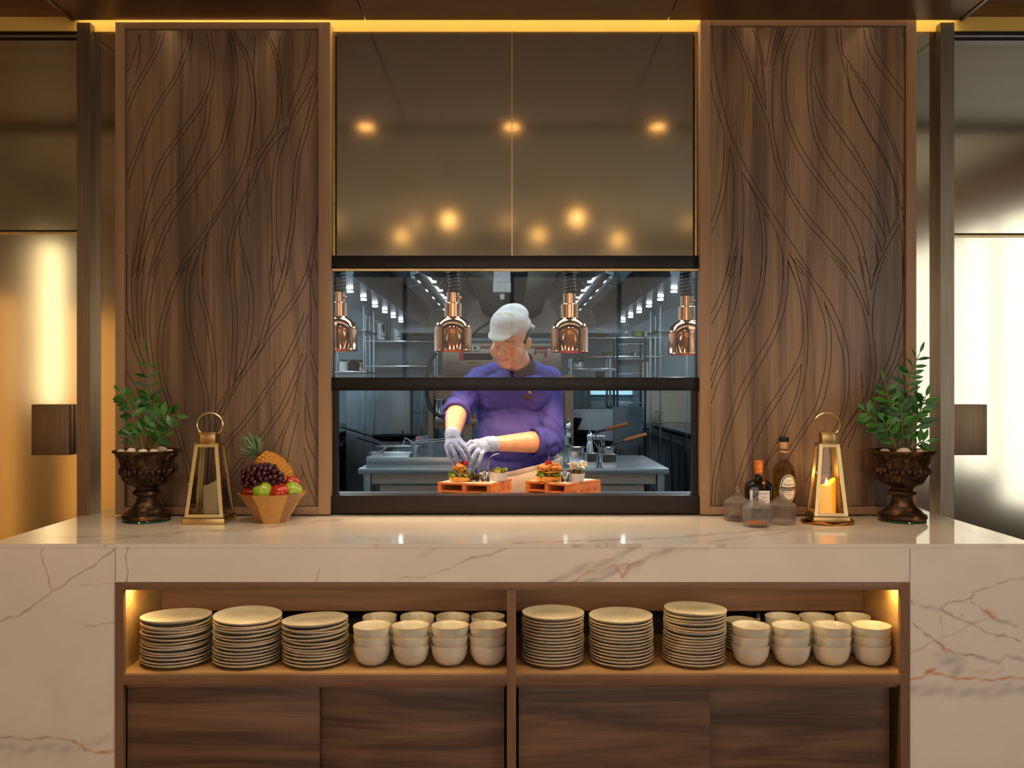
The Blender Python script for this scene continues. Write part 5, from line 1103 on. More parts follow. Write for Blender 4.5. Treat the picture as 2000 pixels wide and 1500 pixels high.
# small things on shelves
def pot(name, label, cat, px, py, y, r, h, m, group=None, taper=.92, lidk=False):
    s = S(y); t = thing(name, label, cat, ((px - 1000) / s, y, CZ - (py - 755) / s + .0005), group=group)
    MB().lathe([(r * taper, 0), (r, h), (r * 1.06, h), (r * 1.06, h + .006), (r * .96, h + .004), (r * taper * .94, .006), (.0001, .006)], 28, capt=False).build('body', m, t)
    return t
for px, w in ((743, .095), (775, .095)):
    t = pot('bain_marie_pot', 'tall steel pot %s on the upper left rack' % ('nearest the post' if px == 743 else 'beside the green colander'), 'pot', px, 664.5, sy_ + .15, w, .19, M['steel_shiny'], 'pots on the upper left rack'); 
    MB().tube([(w * 1.06 * math.cos(a / 10 * 6.283), w * 1.06 * math.sin(a / 10 * 6.283), .045) for a in range(10)], .008, 6, True).build('foot_ring', M['steel_shiny'], t)
t = thing('green_colander', 'pale green colander lying on its side by the steel pots', 'colander', (X(815, sy_ + .2), sy_ + .2, Z(664.5, sy_ + .1)))
me_ = modmesh(MB().lathe([(.0001, 0), (.06, .01), (.10, .05), (.13, .12)], 28, M=Matrix.Rotation(R(62), 4, 'Y') @ Matrix.Translation((0, 0, 0)), capb=False, capt=False), 'bowl', [('SOLIDIFY', dict(thickness=.006))]); me_.materials.clear(); me_.materials.append(M['green_pl'])
o = finish(bpy.data.objects.new('bowl', me_), t); o.location = (-.09, 0, .12)
for i, px in enumerate(range(728, 812, 9)):
    t = thing('drinking_glass', 'upturned glass in the row on the lower left rack shelf', 'glass', (X(px, sy_ + .1), sy_ + .1, Z(713.5, sy_)), group='upturned glasses on the lower left rack'); MB().lathe([(.028, 0), (.024, .07), (.0001, .07)], 16, capb=False).build('body', M['glass_rib'], t)
for k in range(6):
    s = S(5.6); t = thing('saucer', '%s white saucer of the small stack on the right worktop' % ('lowest', 'second', 'third', 'fourth', 'fifth', 'topmost')[k], 'saucer', (1.745, 8.15, .981 + k * .027), group='white saucers on the right worktop')
    MB().lathe([(.03, 0), (.046, .010), (.050, .020), (.044, .018), (.0001, .010)], 24, capt=False).build('dish', M['ceramic_white'], t)
t = thing('kettle', 'steel kettle on the short shelf right of the chef', 'kettle', (X(1130, 7.5), 7.5, Z(719, 7.4) + .0005)); MB().lathe([(.06, 0), (.065, .03), (.055, .075), (.03, .09), (.0001, .092)], 24).build('body', M['steel_shiny'], t); MB().tube([(-.05, 0, .08), (-.03, 0, .13), (.03, 0, .13), (.05, 0, .08)], .006).build('handle', M['black'], t)
t = thing('menu_sign', 'small dark sign with purple lettering below the right shelf', 'sign', (X(1172, 7.3), 7.3, Z(737, 7.3))); bx('board', M['black'], (-.05, .05, 0, .01, -.01, .07), t); MB().tube([(-.035 + .01 * k, -.001, .03 + .008 * math.sin(k * 2.2)) for k in range(8)], .003, 5).build('purple_scrawl', mat('purple_ink', (190, 90, 170), .5), t)
# mixed tins on right racks
q = random.Random(8)
for i, (px, py, r, h) in enumerate([(1170, 656, .06, .06), (1190, 656, .06, .05), (1245, 656, .07, .06), (1262, 656, .07, .05), (1185, 693, .07, .04), (1240, 693, .06, .06)]):
    pot('storage_pan', '%s steel pan from the left on the right rear rack' % ('first', 'second', 'third', 'fourth', 'first low', 'second low')[i], 'pan', px, py + 1.5, sy_ + .15, r, h, M['steel'] if i % 2 else M['green_pl'], 'pans on the right rear rack', .8)
for i, (px, py, y) in enumerate([(672, 712, 5.3), (690, 705, 5.3), (704, 712, 5.4)]):
    t = thing('storage_jar', '%s storage jar on the left side rack' % ('leftmost', 'middle', 'rightmost')[i], 'jar', (X(px, y), y, 1.551), group='jars on the left side rack'); MB().lathe([(.035, 0), (.04, .01), (.04, .08), (.03, .09)], 20).build('body', (M['white_pl'], M['iron'], M['steel_shiny'])[i], t); MB().cyl((0, 0, .09), .032, .015).build('lid', M['black'], t)
# ---- table top goods, right
TZ = .9003
def tp(px, y): return (X(px, y), y, TZ)
def gn(px, y, w, d, h, label, py=None, rnd=.35):
    t = thing('steel_container', label, 'container', tp(px, y), group=None)
    def ring(sx, sy, z, n=6):
        r_ = min(sx, sy) * rnd; return [(cx_ + r_ * math.cos(R(a0 + 90 * k / (n - 1))), cy_ + r_ * math.sin(R(a0 + 90 * k / (n - 1))), z) for cx_, cy_, a0 in ((sx - r_, sy - r_, 0), (-sx + r_, sy - r_, 90), (-sx + r_, -sy + r_, 180), (sx - r_, -sy + r_, 270)) for k in range(n)]
    mb = MB(); rows = [(.80, 0), (.86, .006), (.93, h * .8), (.95, h), (1.06, h + .002), (1.06, h + .005), (.93, h + .003), (.90, h * .7), (.82, .01)]
    for f, z in rows: mb.v += [Vector(p) for p in ring(w * f, d * f, z)]
    n = 24; mb.f = [(j * n + k, j * n + (k + 1) % n, (j + 1) * n + (k + 1) % n, (j + 1) * n + k) for j in range(len(rows) - 1) for k in range(n)] + [tuple(reversed(range(n))), tuple(range(8 * n, 9 * n))]
    mb.build('body', M['steel_shiny'], t); return t
gn(1155, 3.19, .045, .05, .085, 'small rounded steel container near the table edge, second from the burgers')
gn(1189, 3.18, .055, .05, .080, 'square steel container near the right end of the table', rnd=.2)
gn(1124, 3.50, .062, .07, .105, 'square steel container below the first shaker'); gn(1182, 3.55, .06, .07, .10, 'open steel container holding utensils on the table', rnd=.3)
t = pot('steel_pot', 'tall steel pot right beside the chef jacket on the table', 'pot', 1098, 0, 3.5, .065, .17, M['steel_shiny']); t.location = tp(1097, 3.55)
for px, y, z0, lb in ((1110, 3.75, .06, 'steel shaker bottle beside the tall pot'), (1152, 3.45, .03, 'steel shaker bottle behind the rounded container')):
    t = thing('shaker', lb, 'shaker', (X(px, y), y, TZ), group='steel shakers on the table')
    MB().lathe([(.030, 0), (.032, .01), (.029, .08), (.022, .12), (.017, .135), (.021, .143), (.024, .158), (.020, .175), (.010, .188), (.005, .192), (.005, .205), (.0001, .208)], 28).build('body', M['steel_shiny'], t)
    MB().cyl((0, 0, .134), .020, .004, 20).build('collar', M['steel'], t); t.scale = (1, 1, 1.12 if px > 1120 else 1.45)
q = random.Random(2)
for i in range(7):
    t = MB(); x0, y0 = X(1180 + q.uniform(-4, 4), 3.55), 3.55 + q.uniform(-.02, .02); dx = q.uniform(-.09, .03)
    t.rod((x0, y0, TZ + .03), (x0 + dx, y0 - .02, TZ + .17 + q.uniform(-.03, .02)), .0035, n=8).ell((x0 + dx, y0 - .02, TZ + .175), (.009, .004, .013), n=10, m=6)
    o = t.build('utensil', M['steel_shiny']); tag(o, 'thin steel spoon standing in the open steel container', 'spoon', 'spoons in the open steel container')
def pan(px, py, y, r, dep, label, hd, handle, ang, m=None):
    s = S(y); t = thing('frying_pan', label, 'pan', ((px - 1000) / s, y, CZ - (py - 755) / s)); mb = MB().lathe([(.0001, 0), (r * .62, 0), (r * .8, dep * .35), (r, dep), (r * 1.0, dep + .004), (r * .95, dep), (r * .76, dep * .4), (r * .58, .006), (.0001, .006)], 40); mb.build('bowl', m or M['iron'], t)
    if handle:
        c, sn = math.cos(R(ang)), math.sin(R(ang)); a = Vector((r * c * .95, r * sn * .95, dep * .8)); b = a + Vector((.10 * c, .10 * sn, .03)); e = b + Vector((.17 * c, .17 * sn, .05))
        MB().tube([a, (a + b) / 2 + Vector((0, 0, .004)), b], .011, 8, flat=.6).build('bracket', M['steel_dark'], t); MB().tube([b - (e - b) * .04, b + (e - b) * .1, (b + e) / 2, e], [.013, .015, .016, .014] if hd == 'wood' else [.01, .01, .011, .01], 12).build('handle', M['handle_wood'] if hd == 'wood' else M['black'], t)
    return t
RZ = .906
def panz(px, y, *a): 
    t = pan(px, 755, y, *a); t.location.z = RZ; return t
panz(1150, 4.62, .20, .07, 'black wok with a wooden handle pointing right, front one of two', 'wood', True, -8)
t = panz(1118, 4.85, .19, .07, 'black wok with a wooden handle pointing right, back one of two', 'wood', True, -10); t.location.z += .075
t = panz(1105, 4.55, .13, .11, 'deep black pan directly right of the chef sleeve', 'x', False, 0); t.location.z += .15
t = panz(770, 4.75, .19, .045, 'flat black frying pan with its long handle reaching left', 'black', True, 172); t.location.z += .07
t = panz(800, 4.5, .16, .04, 'lower black frying pan tucked behind the fry basket', 'black', True, 175)
# ---- fryer basket and pans at the left of the table
fb = thing('fry_basket', 'wire mesh fry basket standing on the table left of the chef', 'basket', (X(846, 3.45), 3.45, TZ + .02))
w, d, h_ = .135, .13, .125; mb = MB()
for k in range(19):
    x = -w + 2 * w * k / 18; mb.rod((x * .9, -d * .9, 0), (x, -d, h_), .0011, n=4, caps=False).rod((x * .9, d * .9, 0), (x, d, h_), .0011, n=4, caps=False)
    y = -d + 2 * d * k / 18; mb.rod((-w * .9, y * .9, 0), (-w, y, h_), .0011, n=4, caps=False).rod((w * .9, y * .9, 0), (w, y, h_), .0011, n=4, caps=False)
    mb.rod((x * .9, -d * .9, 0), (x * .9, d * .9, 0), .0011, n=4, caps=False)
for k in range(11):
    t_ = k / 10; ww, dd = w * (.9 + .1 * t_), d * (.9 + .1 * t_); mb.tube([(-ww, -dd, h_ * t_), (ww, -dd, h_ * t_), (ww, dd, h_ * t_), (-ww, dd, h_ * t_)], .0011, 4, True)
o = mb.build('wire_mesh', M['steel'], fb, smooth=False); o['kind'] = 'stuff'
MB().tube([(-w, -d, h_), (w, -d, h_ + .02), (w, d, h_ + .02), (-w, d, h_)], .004, 8, True).build('rim_wire', M['steel_shiny'], fb)
MB().tube([(-w, -.01, h_), (-w - .05, -.01, h_ + .03), (-w - .07, .0, h_ - .02)], .006, 8).build('hook', M['steel_shiny'], fb)
for i, (px, y) in enumerate(((766, 3.75), (780, 4.0))):
    t = gn(px, y, .15, .09, .05 + .03 * i, ('front' if i == 0 else 'rear') + ' shallow steel tray left of the fry basket', rnd=.15)
t = thing('soup_can', 'steel tin standing on the bracket shelf behind the chef arm', 'tin', (X(858, gy), gy + .02, Z(817, gy) + .0005)); MB().lathe([(.036, 0), (.036, .005), (.035, .008), (.035, .13), (.037, .135), (.036, .14), (.033, .136)], 24).build('body', M['steel_shiny'], t)
t = bx('packet', M['pink'], (X(812, 4.6), X(829, 4.6), 4.6, 4.66, .97, 1.02), None, b=.006); tag(t, 'pink packet lying on the frying pan at the left', 'packet')
t = bx('packet', M['bluep'], (X(829.5, 4.6), X(846, 4.6), 4.6, 4.66, .97, 1.03), None, b=.006); tag(t, 'pale blue packet beside the pink one', 'packet')
t = MB().rod((X(824, 4.5), 4.5, 1.10), (X(846, 4.5), 4.52, 1.03), .006).build('wooden_spoon', M['handle_wood']); tag(t, 'wooden spoon handle sticking up behind the packets', 'spoon')
# ================================================================ THE CHEF
from mathutils.bvhtree import BVHTree
from mathutils import noise as mn
ch = thing('person', 'chef in blue jacket, white cap and pale gloves bending over the burgers', 'person', (0, 1.34, 0))
O_ = Vector(ch.location)
def L(px, py, y): return P(px, py, y) - O_
HC = L(997, 664, 1.20)
HM = Matrix.Translation(HC) @ Matrix.Rotation(R(-21), 4, 'Z') @ Matrix.Rotation(R(7), 4, 'Y') @ Matrix.Rotation(R(20), 4, 'X')
shR, shL = L(938, 737, 1.34), L(1070, 737, 1.34)            # viewer's left / right shoulders
elR, elL = L(893, 800, 1.20), L(1074, 862, 1.24)
wrR, wrL = L(884, 850, 1.005), L(962, 867, 1.06)
HANDS = [
 dict(w=wrR, palm=[(884, 856, .995), (884, 872, .965)], pr=(.028, .034), f=[
   [(898, 864, .958), (908, 873, .942), (914, 884, .936), (915, 894, .944)], [(891, 870, .948), (901, 881, .930), (907, 893, .928), (908, 902, .938)],
   [(882, 874, .946), (889, 888, .928), (895, 900, .930), (897, 908, .942)], [(873, 872, .958), (876, 887, .944), (882, 899, .940), (887, 906, .948)]],
   t=[(897, 860, .99), (907, 869, .985), (913, 880, .975), (915, 889, .966)]),
 dict(w=wrL, palm=[(951, 867, 1.035), (931, 875, .992)], pr=(.029, .035), f=[
   [(920, 863, .985), (909, 873, .965), (901, 884, .950), (899, 894, .950)], [(921, 873, .965), (912, 885, .944), (906, 897, .936), (905, 906, .944)],
   [(930, 883, .955), (922, 896, .938), (916, 906, .934), (913, 913, .942)], [(940, 888, .960), (935, 901, .946), (929, 910, .944), (924, 916, .950)]],
   t=[(930, 863, 1.02), (918, 872, 1.01), (909, 882, .995), (905, 891, .980)])]
def add_hand(mb, h, k, cuff):
    a, b = L(*h['palm'][0]), L(*h['palm'][1]); d = (b - a).normalized(); nrm = Vector((0, -1, .25))
    mb.cap(a, b, h['pr'][0] + k, h['pr'][1] + k, flat=(nrm, .62))
    if cuff: mb.cap(h['w'] + (h['w'] - a) * .1, a, .0315 + k * 2.2, .030 + k, flat=(nrm, .82 if k < 0 else 1.0))
    for f in h['f']:
        p = [L(*q) for q in f]; root = p[0] + (a - p[0]) * .35; mb.cap(root, p[0], .0088 + k, .0090 + k, 12)
        for r1, r2, i in ((.0088, .0082, 0), (.0082, .0077, 1), (.0077, .0068, 2)): mb.cap(p[i], p[i + 1], r1 + k, r2 + k, 12)
    p = [L(*q) for q in h['t']]; mb.cap(a + (b - a) * .2, p[0], .016 + k, .0125 + k, 12)
    for r1, r2, i in ((.0108, .0098, 0), (.0098, .0092, 1), (.0092, .0078, 2)): mb.cap(p[i], p[i + 1], r1 + k, r2 + k, 12)
bd = MB()
# head
E = lambda c, r, m=HM: bd.ell(c, r, m, 24, 16)
E((0, .012, .030), (.076, .092, .085)); E((0, -.018, -.034), (.0735, .070, .080)); E((0, -.05, -.075), (.042, .034, .034)); E((0, -.030, -.088), (.050, .050, .030))
for s in (-1, 1):
    E((s * .036, -.050, -.038), (.037, .034, .036)); E((s * .030, -.079, .016), (.024, .007, .006)); E((s * .031, -.076, -.003), (.0155, .0115, .0105))
    E((s * .0135, -.094, -.036), (.0085, .010, .0075)); E((s * .078, .012, -.012), (.008, .018, .030)); E((s * .083, .018, -.004), (.006, .014, .018))
    bd.cap(HM @ Vector((s * .022, -.080, -.060)), HM @ Vector((s * .004, -.089, -.057)), .0045, .0065, 10); bd.cap(HM @ Vector((s * .018, -.080, -.064)), HM @ Vector((0, -.086, -.067)), .0045, .0075, 10)
bd.cap(HM @ Vector((0, -.080, .004)), HM @ Vector((0, -.101, -.030)), .008, .0105, 14); E((0, -.101, -.033), (.0115, .011, .0095)); E((0, -.072, -.090), (.016, .012, .011))
# neck, trunk, arms, legs
nb = L(1020, 728, 1.315); bd.cap(nb, HM @ Vector((0, .02, -.05)), .058, .055)
tc, tb_, th = L(1004, 795, 1.335), L(1006, 855, 1.325), L(1006, 930, 1.345)
bd.ell(tc, (.150, .105, .17)); bd.ell(tb_, (.160, .130, .15)); bd.ell(th, (.170, .125, .14)); bd.cap(shR + Vector((0, 0, -.02)), nb, .042, .048); bd.cap(shL + Vector((0, 0, -.02)), nb, .042, .048)
bd.cap(shR + Vector((0, 0, -.02)), elR, .046, .044); bd.cap(elR, elR + (wrR - elR) * .35, .046, .0455); bd.cap(elR + (wrR - elR) * .35, wrR, .0455, .029)
bd.cap(shL + Vector((0, 0, -.02)), elL, .046, .046); bd.cap(elL, elL + (wrL - elL) * .35, .048, .0465); bd.cap(elL + (wrL - elL) * .35, wrL, .0465, .029)
for s in (-1, 1):
    hp, kn, an = Vector((s * .095 + .01, .03, .93)), Vector((s * .11 + .01, .0, .50)), Vector((s * .11 + .01, .04, .09))
    bd.cap(hp, kn, .090, .058); bd.cap(kn, an, .058, .038); bd.cap(an, an + Vector((s * .02, -.15, -.045)), .038, .030)
for h in HANDS: add_hand(bd, h, -.001, True)
body = blob(bd, 'body', M['skin'], ch, .003, 5, .55)
me = body.data; n = len(me.vertices); co = np.empty(n * 3); me.vertices.foreach_get('co', co); co = co.reshape(-1, 3)
Hi = np.array(HM.inverted()); lc = co @ Hi[:3, :3].T + Hi[:3, 3]
tone = np.ones((n, 4))
def g(c, r): return np.exp(-(((lc - np.array(c)) / np.array(r)) ** 2).sum(1))
def mixc(w, c):
    w = np.clip(w, 0, 1)[:, None]; tone[:, :3] = tone[:, :3] * (1 - w) + tone[:, :3] * np.array(c) * w
for s in (-1, 1):
    mixc(.55 * g((s * .040, -.080, -.030), (.022, .03, .018)), (1, .62, .56))
    a = np.abs(lc[:, 0] - s * .031); zz = lc[:, 2] - (-.0085 + .9 * (a * a) * 8); front = lc[:, 1] < -.06
    mixc(.92 * np.exp(-(zz / .0016) ** 2) * (a < .0165) * front, (.16, .10, .08))                        # lashes of the lowered lids
    zz = lc[:, 2] - (.0185 - (lc[:, 0] * s - .018) ** 2 * 6 + .0); mixc(.85 * np.exp(-(zz / .0026) ** 2) * (np.abs(lc[:, 0] * s - .031) < .021) * front, (.30, .22, .20))
    mixc(.6 * g((s * .0125, -.10, -.041), (.0045, .012, .003)), (.4, .25, .22)); mixc(.5 * g((s * .079, .012, -.01), (.006, .014, .02)), (.9, .6, .52))
lip = np.exp(-((lc[:, 2] + .0625 - 1.2 * lc[:, 0] ** 2 * 3) / .0068) ** 2) * (np.abs(lc[:, 0]) < .024) * (lc[:, 1] < -.07); mixc(.85 * lip, (.80, .42, .42))
ln = np.exp(-((lc[:, 2] + .0615 - lc[:, 0] ** 2 * 9) / .0013) ** 2) * (np.abs(lc[:, 0]) < .026) * (lc[:, 1] < -.07); mixc(.8 * ln, (.45, .22, .2))
mixc(.4 * g((0, -.105, -.03), (.014, .02, .012)), (1, .75, .68))
at = me.color_attributes.new('tone', 'FLOAT_COLOR', 'POINT'); at.data.foreach_set('color', tone.ravel())
# hair under the cap
hr = MB(); hr.ell((0, .022, .020), (.0800, .084, .078), HM, 24, 16).ell((0, .048, -.02), (.058, .052, .05), HM, 24, 16)
blob(hr, 'hair', M['hair'], ch, .004, 2, .5)
# jacket
jk = MB()
jk.ell(tc + Vector((0, 0, .01)), (.172, .128, .19)); jk.ell(tb_, (.176, .150, .17)); jk.ell(th + Vector((0, 0, .045)), (.182, .145, .13)); jk.cap(shR + Vector((.006, 0, -.012)), nb + Vector((-.02, .01, .016)), .062, .060); jk.cap(shL + Vector((-.006, 0, -.012)), nb + Vector((0, .01, .016)), .062, .060)
jk.cap(L(968, 770, 1.27), L(1040, 770, 1.27), .085, .085)
jk.cap(shR + Vector((0, 0, -.012)), elR, .064, .060); e1 = elR + (wrR - elR) * .20; jk.cap(elR, elR, .060, .060).rod(elR, e1, .060, .057, 28)
jk.cap(shL + Vector((0, 0, -.012)), elL, .065, .062); e2 = elL + (wrL - elL) * .30; jk.cap(elL, elL, .062, .062).rod(elL, e2, .062, .058, 28)
def wr(co):
    out = np.zeros(len(co))
    for i, c in enumerate(co):
        v = Vector(c); out[i] = .0075 * (mn.noise(Vector((v.x * 15 + v.z * 7, v.y * 9, v.z * 6 + v.x * 9))) ) + .0028 * mn.noise(Vector((v.x * 34 + v.z * 22, v.y * 22, v.z * 20)))
    # creases at the elbows
    for e, f in ((elR, 1), (elL, 1)):
        d = np.linalg.norm(co - np.array(e), axis=1); out += .0050 * np.exp(-(d / .10) ** 2) * np.sin((co[:, 0] * .5 + co[:, 2]) * 120 + 2.2 * np.sin(co[:, 1] * 60 + co[:, 0] * 40))
    out += -.0035 * np.exp(-((co[:, 0] - .02 + (.0)) / .0035) ** 2) * (co[:, 1] < 0) * (co[:, 2] < 1.45)
    return out
jacket = blob(jk, 'jacket', M['jacket'], ch, .0042, 4, .5, wr)
bvj = BVHTree.FromObject(jacket, bpy.context.evaluated_depsgraph_get())
for e, d, r in ((e1, wrR - elR, .0585), (e2, wrL - elL, .0595)):
    q = d.to_track_quat('Z', 'Y').to_matrix().to_4x4(); MB().lathe([(r - .006, -.002), (r, -.014), (r + .0035, -.022), (r + .004, .001), (r - .002, .004), (r - .006, .0)], 36, M=Matrix.Translation(e) @ q, capb=False, capt=False).build('cuff', M['jacket'], jacket)
# collar of dark batik
q = (HM @ Vector((0, .02, -.05)) - nb).to_track_quat('Z', 'Y').to_matrix().to_4x4()
MB().lathe([(.068, .002), (.0665, .030), (.0655, .058), (.0620, .060), (.061, .03)], 40, M=Matrix.Translation(nb + Vector((.002, -.004, .004))) @ q, capb=False, capt=False).build('collar', M['collar'], ch)
# apron: skirt wrapped round the hips
ap = MB(); nA = 56; rows = 14; hemz = .30
for j in range(rows + 1):
    t = j / rows
    for i in range(nA):
        a = 2 * math.pi * i / nA; w = 1 + .025 * math.sin(5 * a + 2 * t) * t; fz = math.sin(a)
        ztop = 1.105 + .030 * (fz > 0) * fz - .035 * math.cos(a - math.pi) ; ztop = 1.055 + .045 * math.cos(a) + .02 * max(0, fz)
        z = ztop + (hemz - ztop) * t; rx = (.196 + .018 * t) * w; ry = (.166 + .03 * t) * w
        ap.v.append(Vector((th.x + rx * math.cos(a), th.y - .006 + ry * math.sin(a), z)))
ap.f = [(j * nA + i, j * nA + (i + 1) % nA, (j + 1) * nA + (i + 1) % nA, (j + 1) * nA + i) for j in range(rows) for i in range(nA)]
me_ = modmesh(ap, 'apron', [('SOLIDIFY', dict(thickness=.004))]); me_.materials.clear(); me_.materials.append(M['apron']); apo = finish(bpy.data.objects.new('apron', me_), ch)
MB().tube([(th.x + .199 * math.cos(2 * math.pi * i / nA), th.y - .006 + .169 * math.sin(2 * math.pi * i / nA), 1.05 + .045 * math.cos(2 * math.pi * i / nA) + .02 * max(0, math.sin(2 * math.pi * i / nA))) for i in range(nA)], .012, 8, True, .45).build('waistband', M['apron'], apo)
bk = MB(); bk.cap(L(1078, 905, 1.36), L(1086, 872, 1.36), .030, .008, flat=((0, 1, 0), .4)).cap(L(1078, 905, 1.36), L(1092, 895, 1.36), .02, .012, flat=((0, 1, 0), .4)); blob(bk, 'apron_bow', M['apron'], apo, .004, 2)
# trousers and shoes (hidden behind the ledge)
tr2 = MB(); sh2 = MB()
for s in (-1, 1):
    hp, kn, an = Vector((s * .095 + .01, .03, .93)), Vector((s * .11 + .01, .0, .50)), Vector((s * .11 + .01, .04, .09)); tr2.cap(hp, kn, .100, .072).rod(kn, an, .070, .062)
    sh2.cap(an + Vector((0, .02, -.045)), an + Vector((s * .02, -.17, -.050)), .048, .040, flat=((0, 0, 1), .9))
blob(tr2, 'trousers', M['black'], ch, .007, 2); blob(sh2, 'shoes', M['black_rub'], ch, .006, 2)
# gloves
for h in HANDS:
    gm = MB(); add_hand(gm, h, .0010, True); blob(gm, 'glove', M['glove'], ch, .0018, 2, .5, lambda co: .0003 * np.sin(co[:, 2] * 500 + co[:, 0] * 330 + 3 * np.sin(co[:, 0] * 90)))
# cap
cp = MB(); K = lambda c, r, rx=0: cp.ell((0, 0, 0), r, HM @ Matrix.Translation(c) @ Matrix.Rotation(R(rx), 4, 'X'), 28, 18)
K((0, .008, .068), (.085, .100, .050)); K((0, .022, .104), (.072, .076, .044), 12); K((0, -.030, .082), (.077, .078, .040), 18); K((0, -.012, .092), (.079, .088, .046), 14); K((-.004, -.104, .056), (.056, .050, .0085), 22); K((0, -.066, .070), (.066, .054, .022), 20)
def capn(co):
    out = np.zeros(len(co))
    for i, c in enumerate(co): out[i] = .0016 * mn.noise(Vector(c) * 22) + .0004 * mn.noise(Vector(c) * 90)
    return out
cap_ = blob(cp, 'cap', M['cap'], ch, .0035, 22, .6, capn)
st = MB().box(-.010, .012, -.006, .006, -.006, .006, b=.002, M=HM @ Matrix.Translation((.084, .042, .058)) @ Matrix.Rotation(R(35), 4, 'Y')); st.build('strap_tab', M['cap'], cap_)
bv = BVHTree.FromObject(cap_, bpy.context.evaluated_depsgraph_get())
me = textmesh('PALAZZO', .0175); me.materials.clear(); me.materials.append(M['gold'])
fv = (HM.to_3x3() @ Vector((0, -.62, .78))).normalized(); rt = (HM.to_3x3() @ Vector((1, 0, 0))).normalized(); upv = rt.cross(-fv).normalized() * 1
if upv.z < 0: upv = -upv
cc = HM @ Vector((-.004, -.035, .120))
for v in me.vertices:
    x, y = v.co.x * 1.05, v.co.y; o_ = cc + rt * x + upv * (y - x * x * 3.5) + fv * .2; hit = bv.ray_cast(o_, -fv)
    v.co = (hit[0] + fv * .0008) if hit[0] is not None else (o_ - fv * .19)
finish(bpy.data.objects.new('lettering', me), cap_)
# badge and pin on the jacket front
def onj(px, py):
    o_ = L(px, py, .9); d = (P(px, py, .9) - Vector((0, CY, CZ))).normalized(); h_ = bvj.ray_cast(o_, d); return h_[0] if h_[0] is not None else L(px, py, 1.19)
b0 = onj(1031, 776); MB().box(-.0195, .0195, -.003, .001, -.0075, .0075, b=.001, M=Matrix.Translation(b0) @ Matrix.Rotation(R(8), 4, 'Y')).build('name_badge', M['badge'], jacket)
b1 = onj(1034, 766); MB().ell((0, 0, 0), (.006, .003, .006), Matrix.Translation(b1), 10, 6).cap(b1 + Vector((.004, 0, -.002)), b1 + Vector((.013, 0, -.008)), .002, .001, 8).build('gold_pin', M['gold'], jacket)

# ================================================================ PALLETS AND FOOD
def pallet(loc, rz, W, D, label):
    t = thing('serving_pallet', label, 'serving board', loc, R(rz), group=None)
    for lv in range(2):
        z = lv * .0305
        for k in range(3):
            xx = -W + (W - .016) * k / 2; bx('stringer', M['pallet'], (xx, xx + .016, 0, D, z, z + .0225), t, b=.0008)
        for k in range(5):
            yy = (D - .038) * k / 4; bx('deck_board', M['pallet'], (-W - .001, .001, yy - .001, yy + .039, z + .0227, z + .0300), t, b=.0008)
    p = bx('liner_paper', M['paper'], (-W + .012, -.012, .012, D - .012, .0612, .0618), t); return t
pallet((-.083, .800, PZ + .0004), -20, .225, .235, 'small orange wooden pallet under the open burger at the left')
pallet((.216, .800, PZ + .0004), -38, .205, .235, 'small orange wooden pallet under the finished burger at the right')
FZ = PZ + .0625
def blobs(n, c, r, s0, s1, seed):
    q = random.Random(seed); mb = MB()
    for k in range(n):
        p = Vector((q.gauss(0, .5), q.gauss(0, .5), q.gauss(0, .5))); p = p.normalized() * min(p.length, 1); s = q.uniform(s0, s1)
        mb.ell((c[0] + p.x * r[0], c[1] + p.y * r[1], c[2] + p.z * r[2]), (s, s * q.uniform(.6, 1), s * q.uniform(.5, 1)), n=8, m=5)
    return mb
def leafy(n, c, r, seed, s=.012):
    q = random.Random(seed); mb = MB()
    for k in range(n):
        a = q.uniform(0, 6.283); rr = q.uniform(.5, 1); c_ = Vector((c[0] + r * rr * math.cos(a), c[1] + r * rr * math.sin(a), c[2] + q.uniform(-.003, .007)))
        u = Vector((math.cos(a), math.sin(a), q.uniform(-.4, .9))).normalized(); v = u.orthogonal().normalized(); v = Matrix.Rotation(q.uniform(0, 3), 3, u) @ v; l = s * q.uniform(.7, 1.3)
        mb.add([c_ - v * l * .5, c_ + u * l * .5 - v * l * .6, c_ + u * l + v * 0, c_ + u * l * .5 + v * l * .6, c_ + v * l * .5, c_ + u * l * .45 + u.cross(v) * l * .25], [(0, 1, 5), (1, 2, 5), (2, 3, 5), (3, 4, 5), (4, 0, 5)])
    return mb
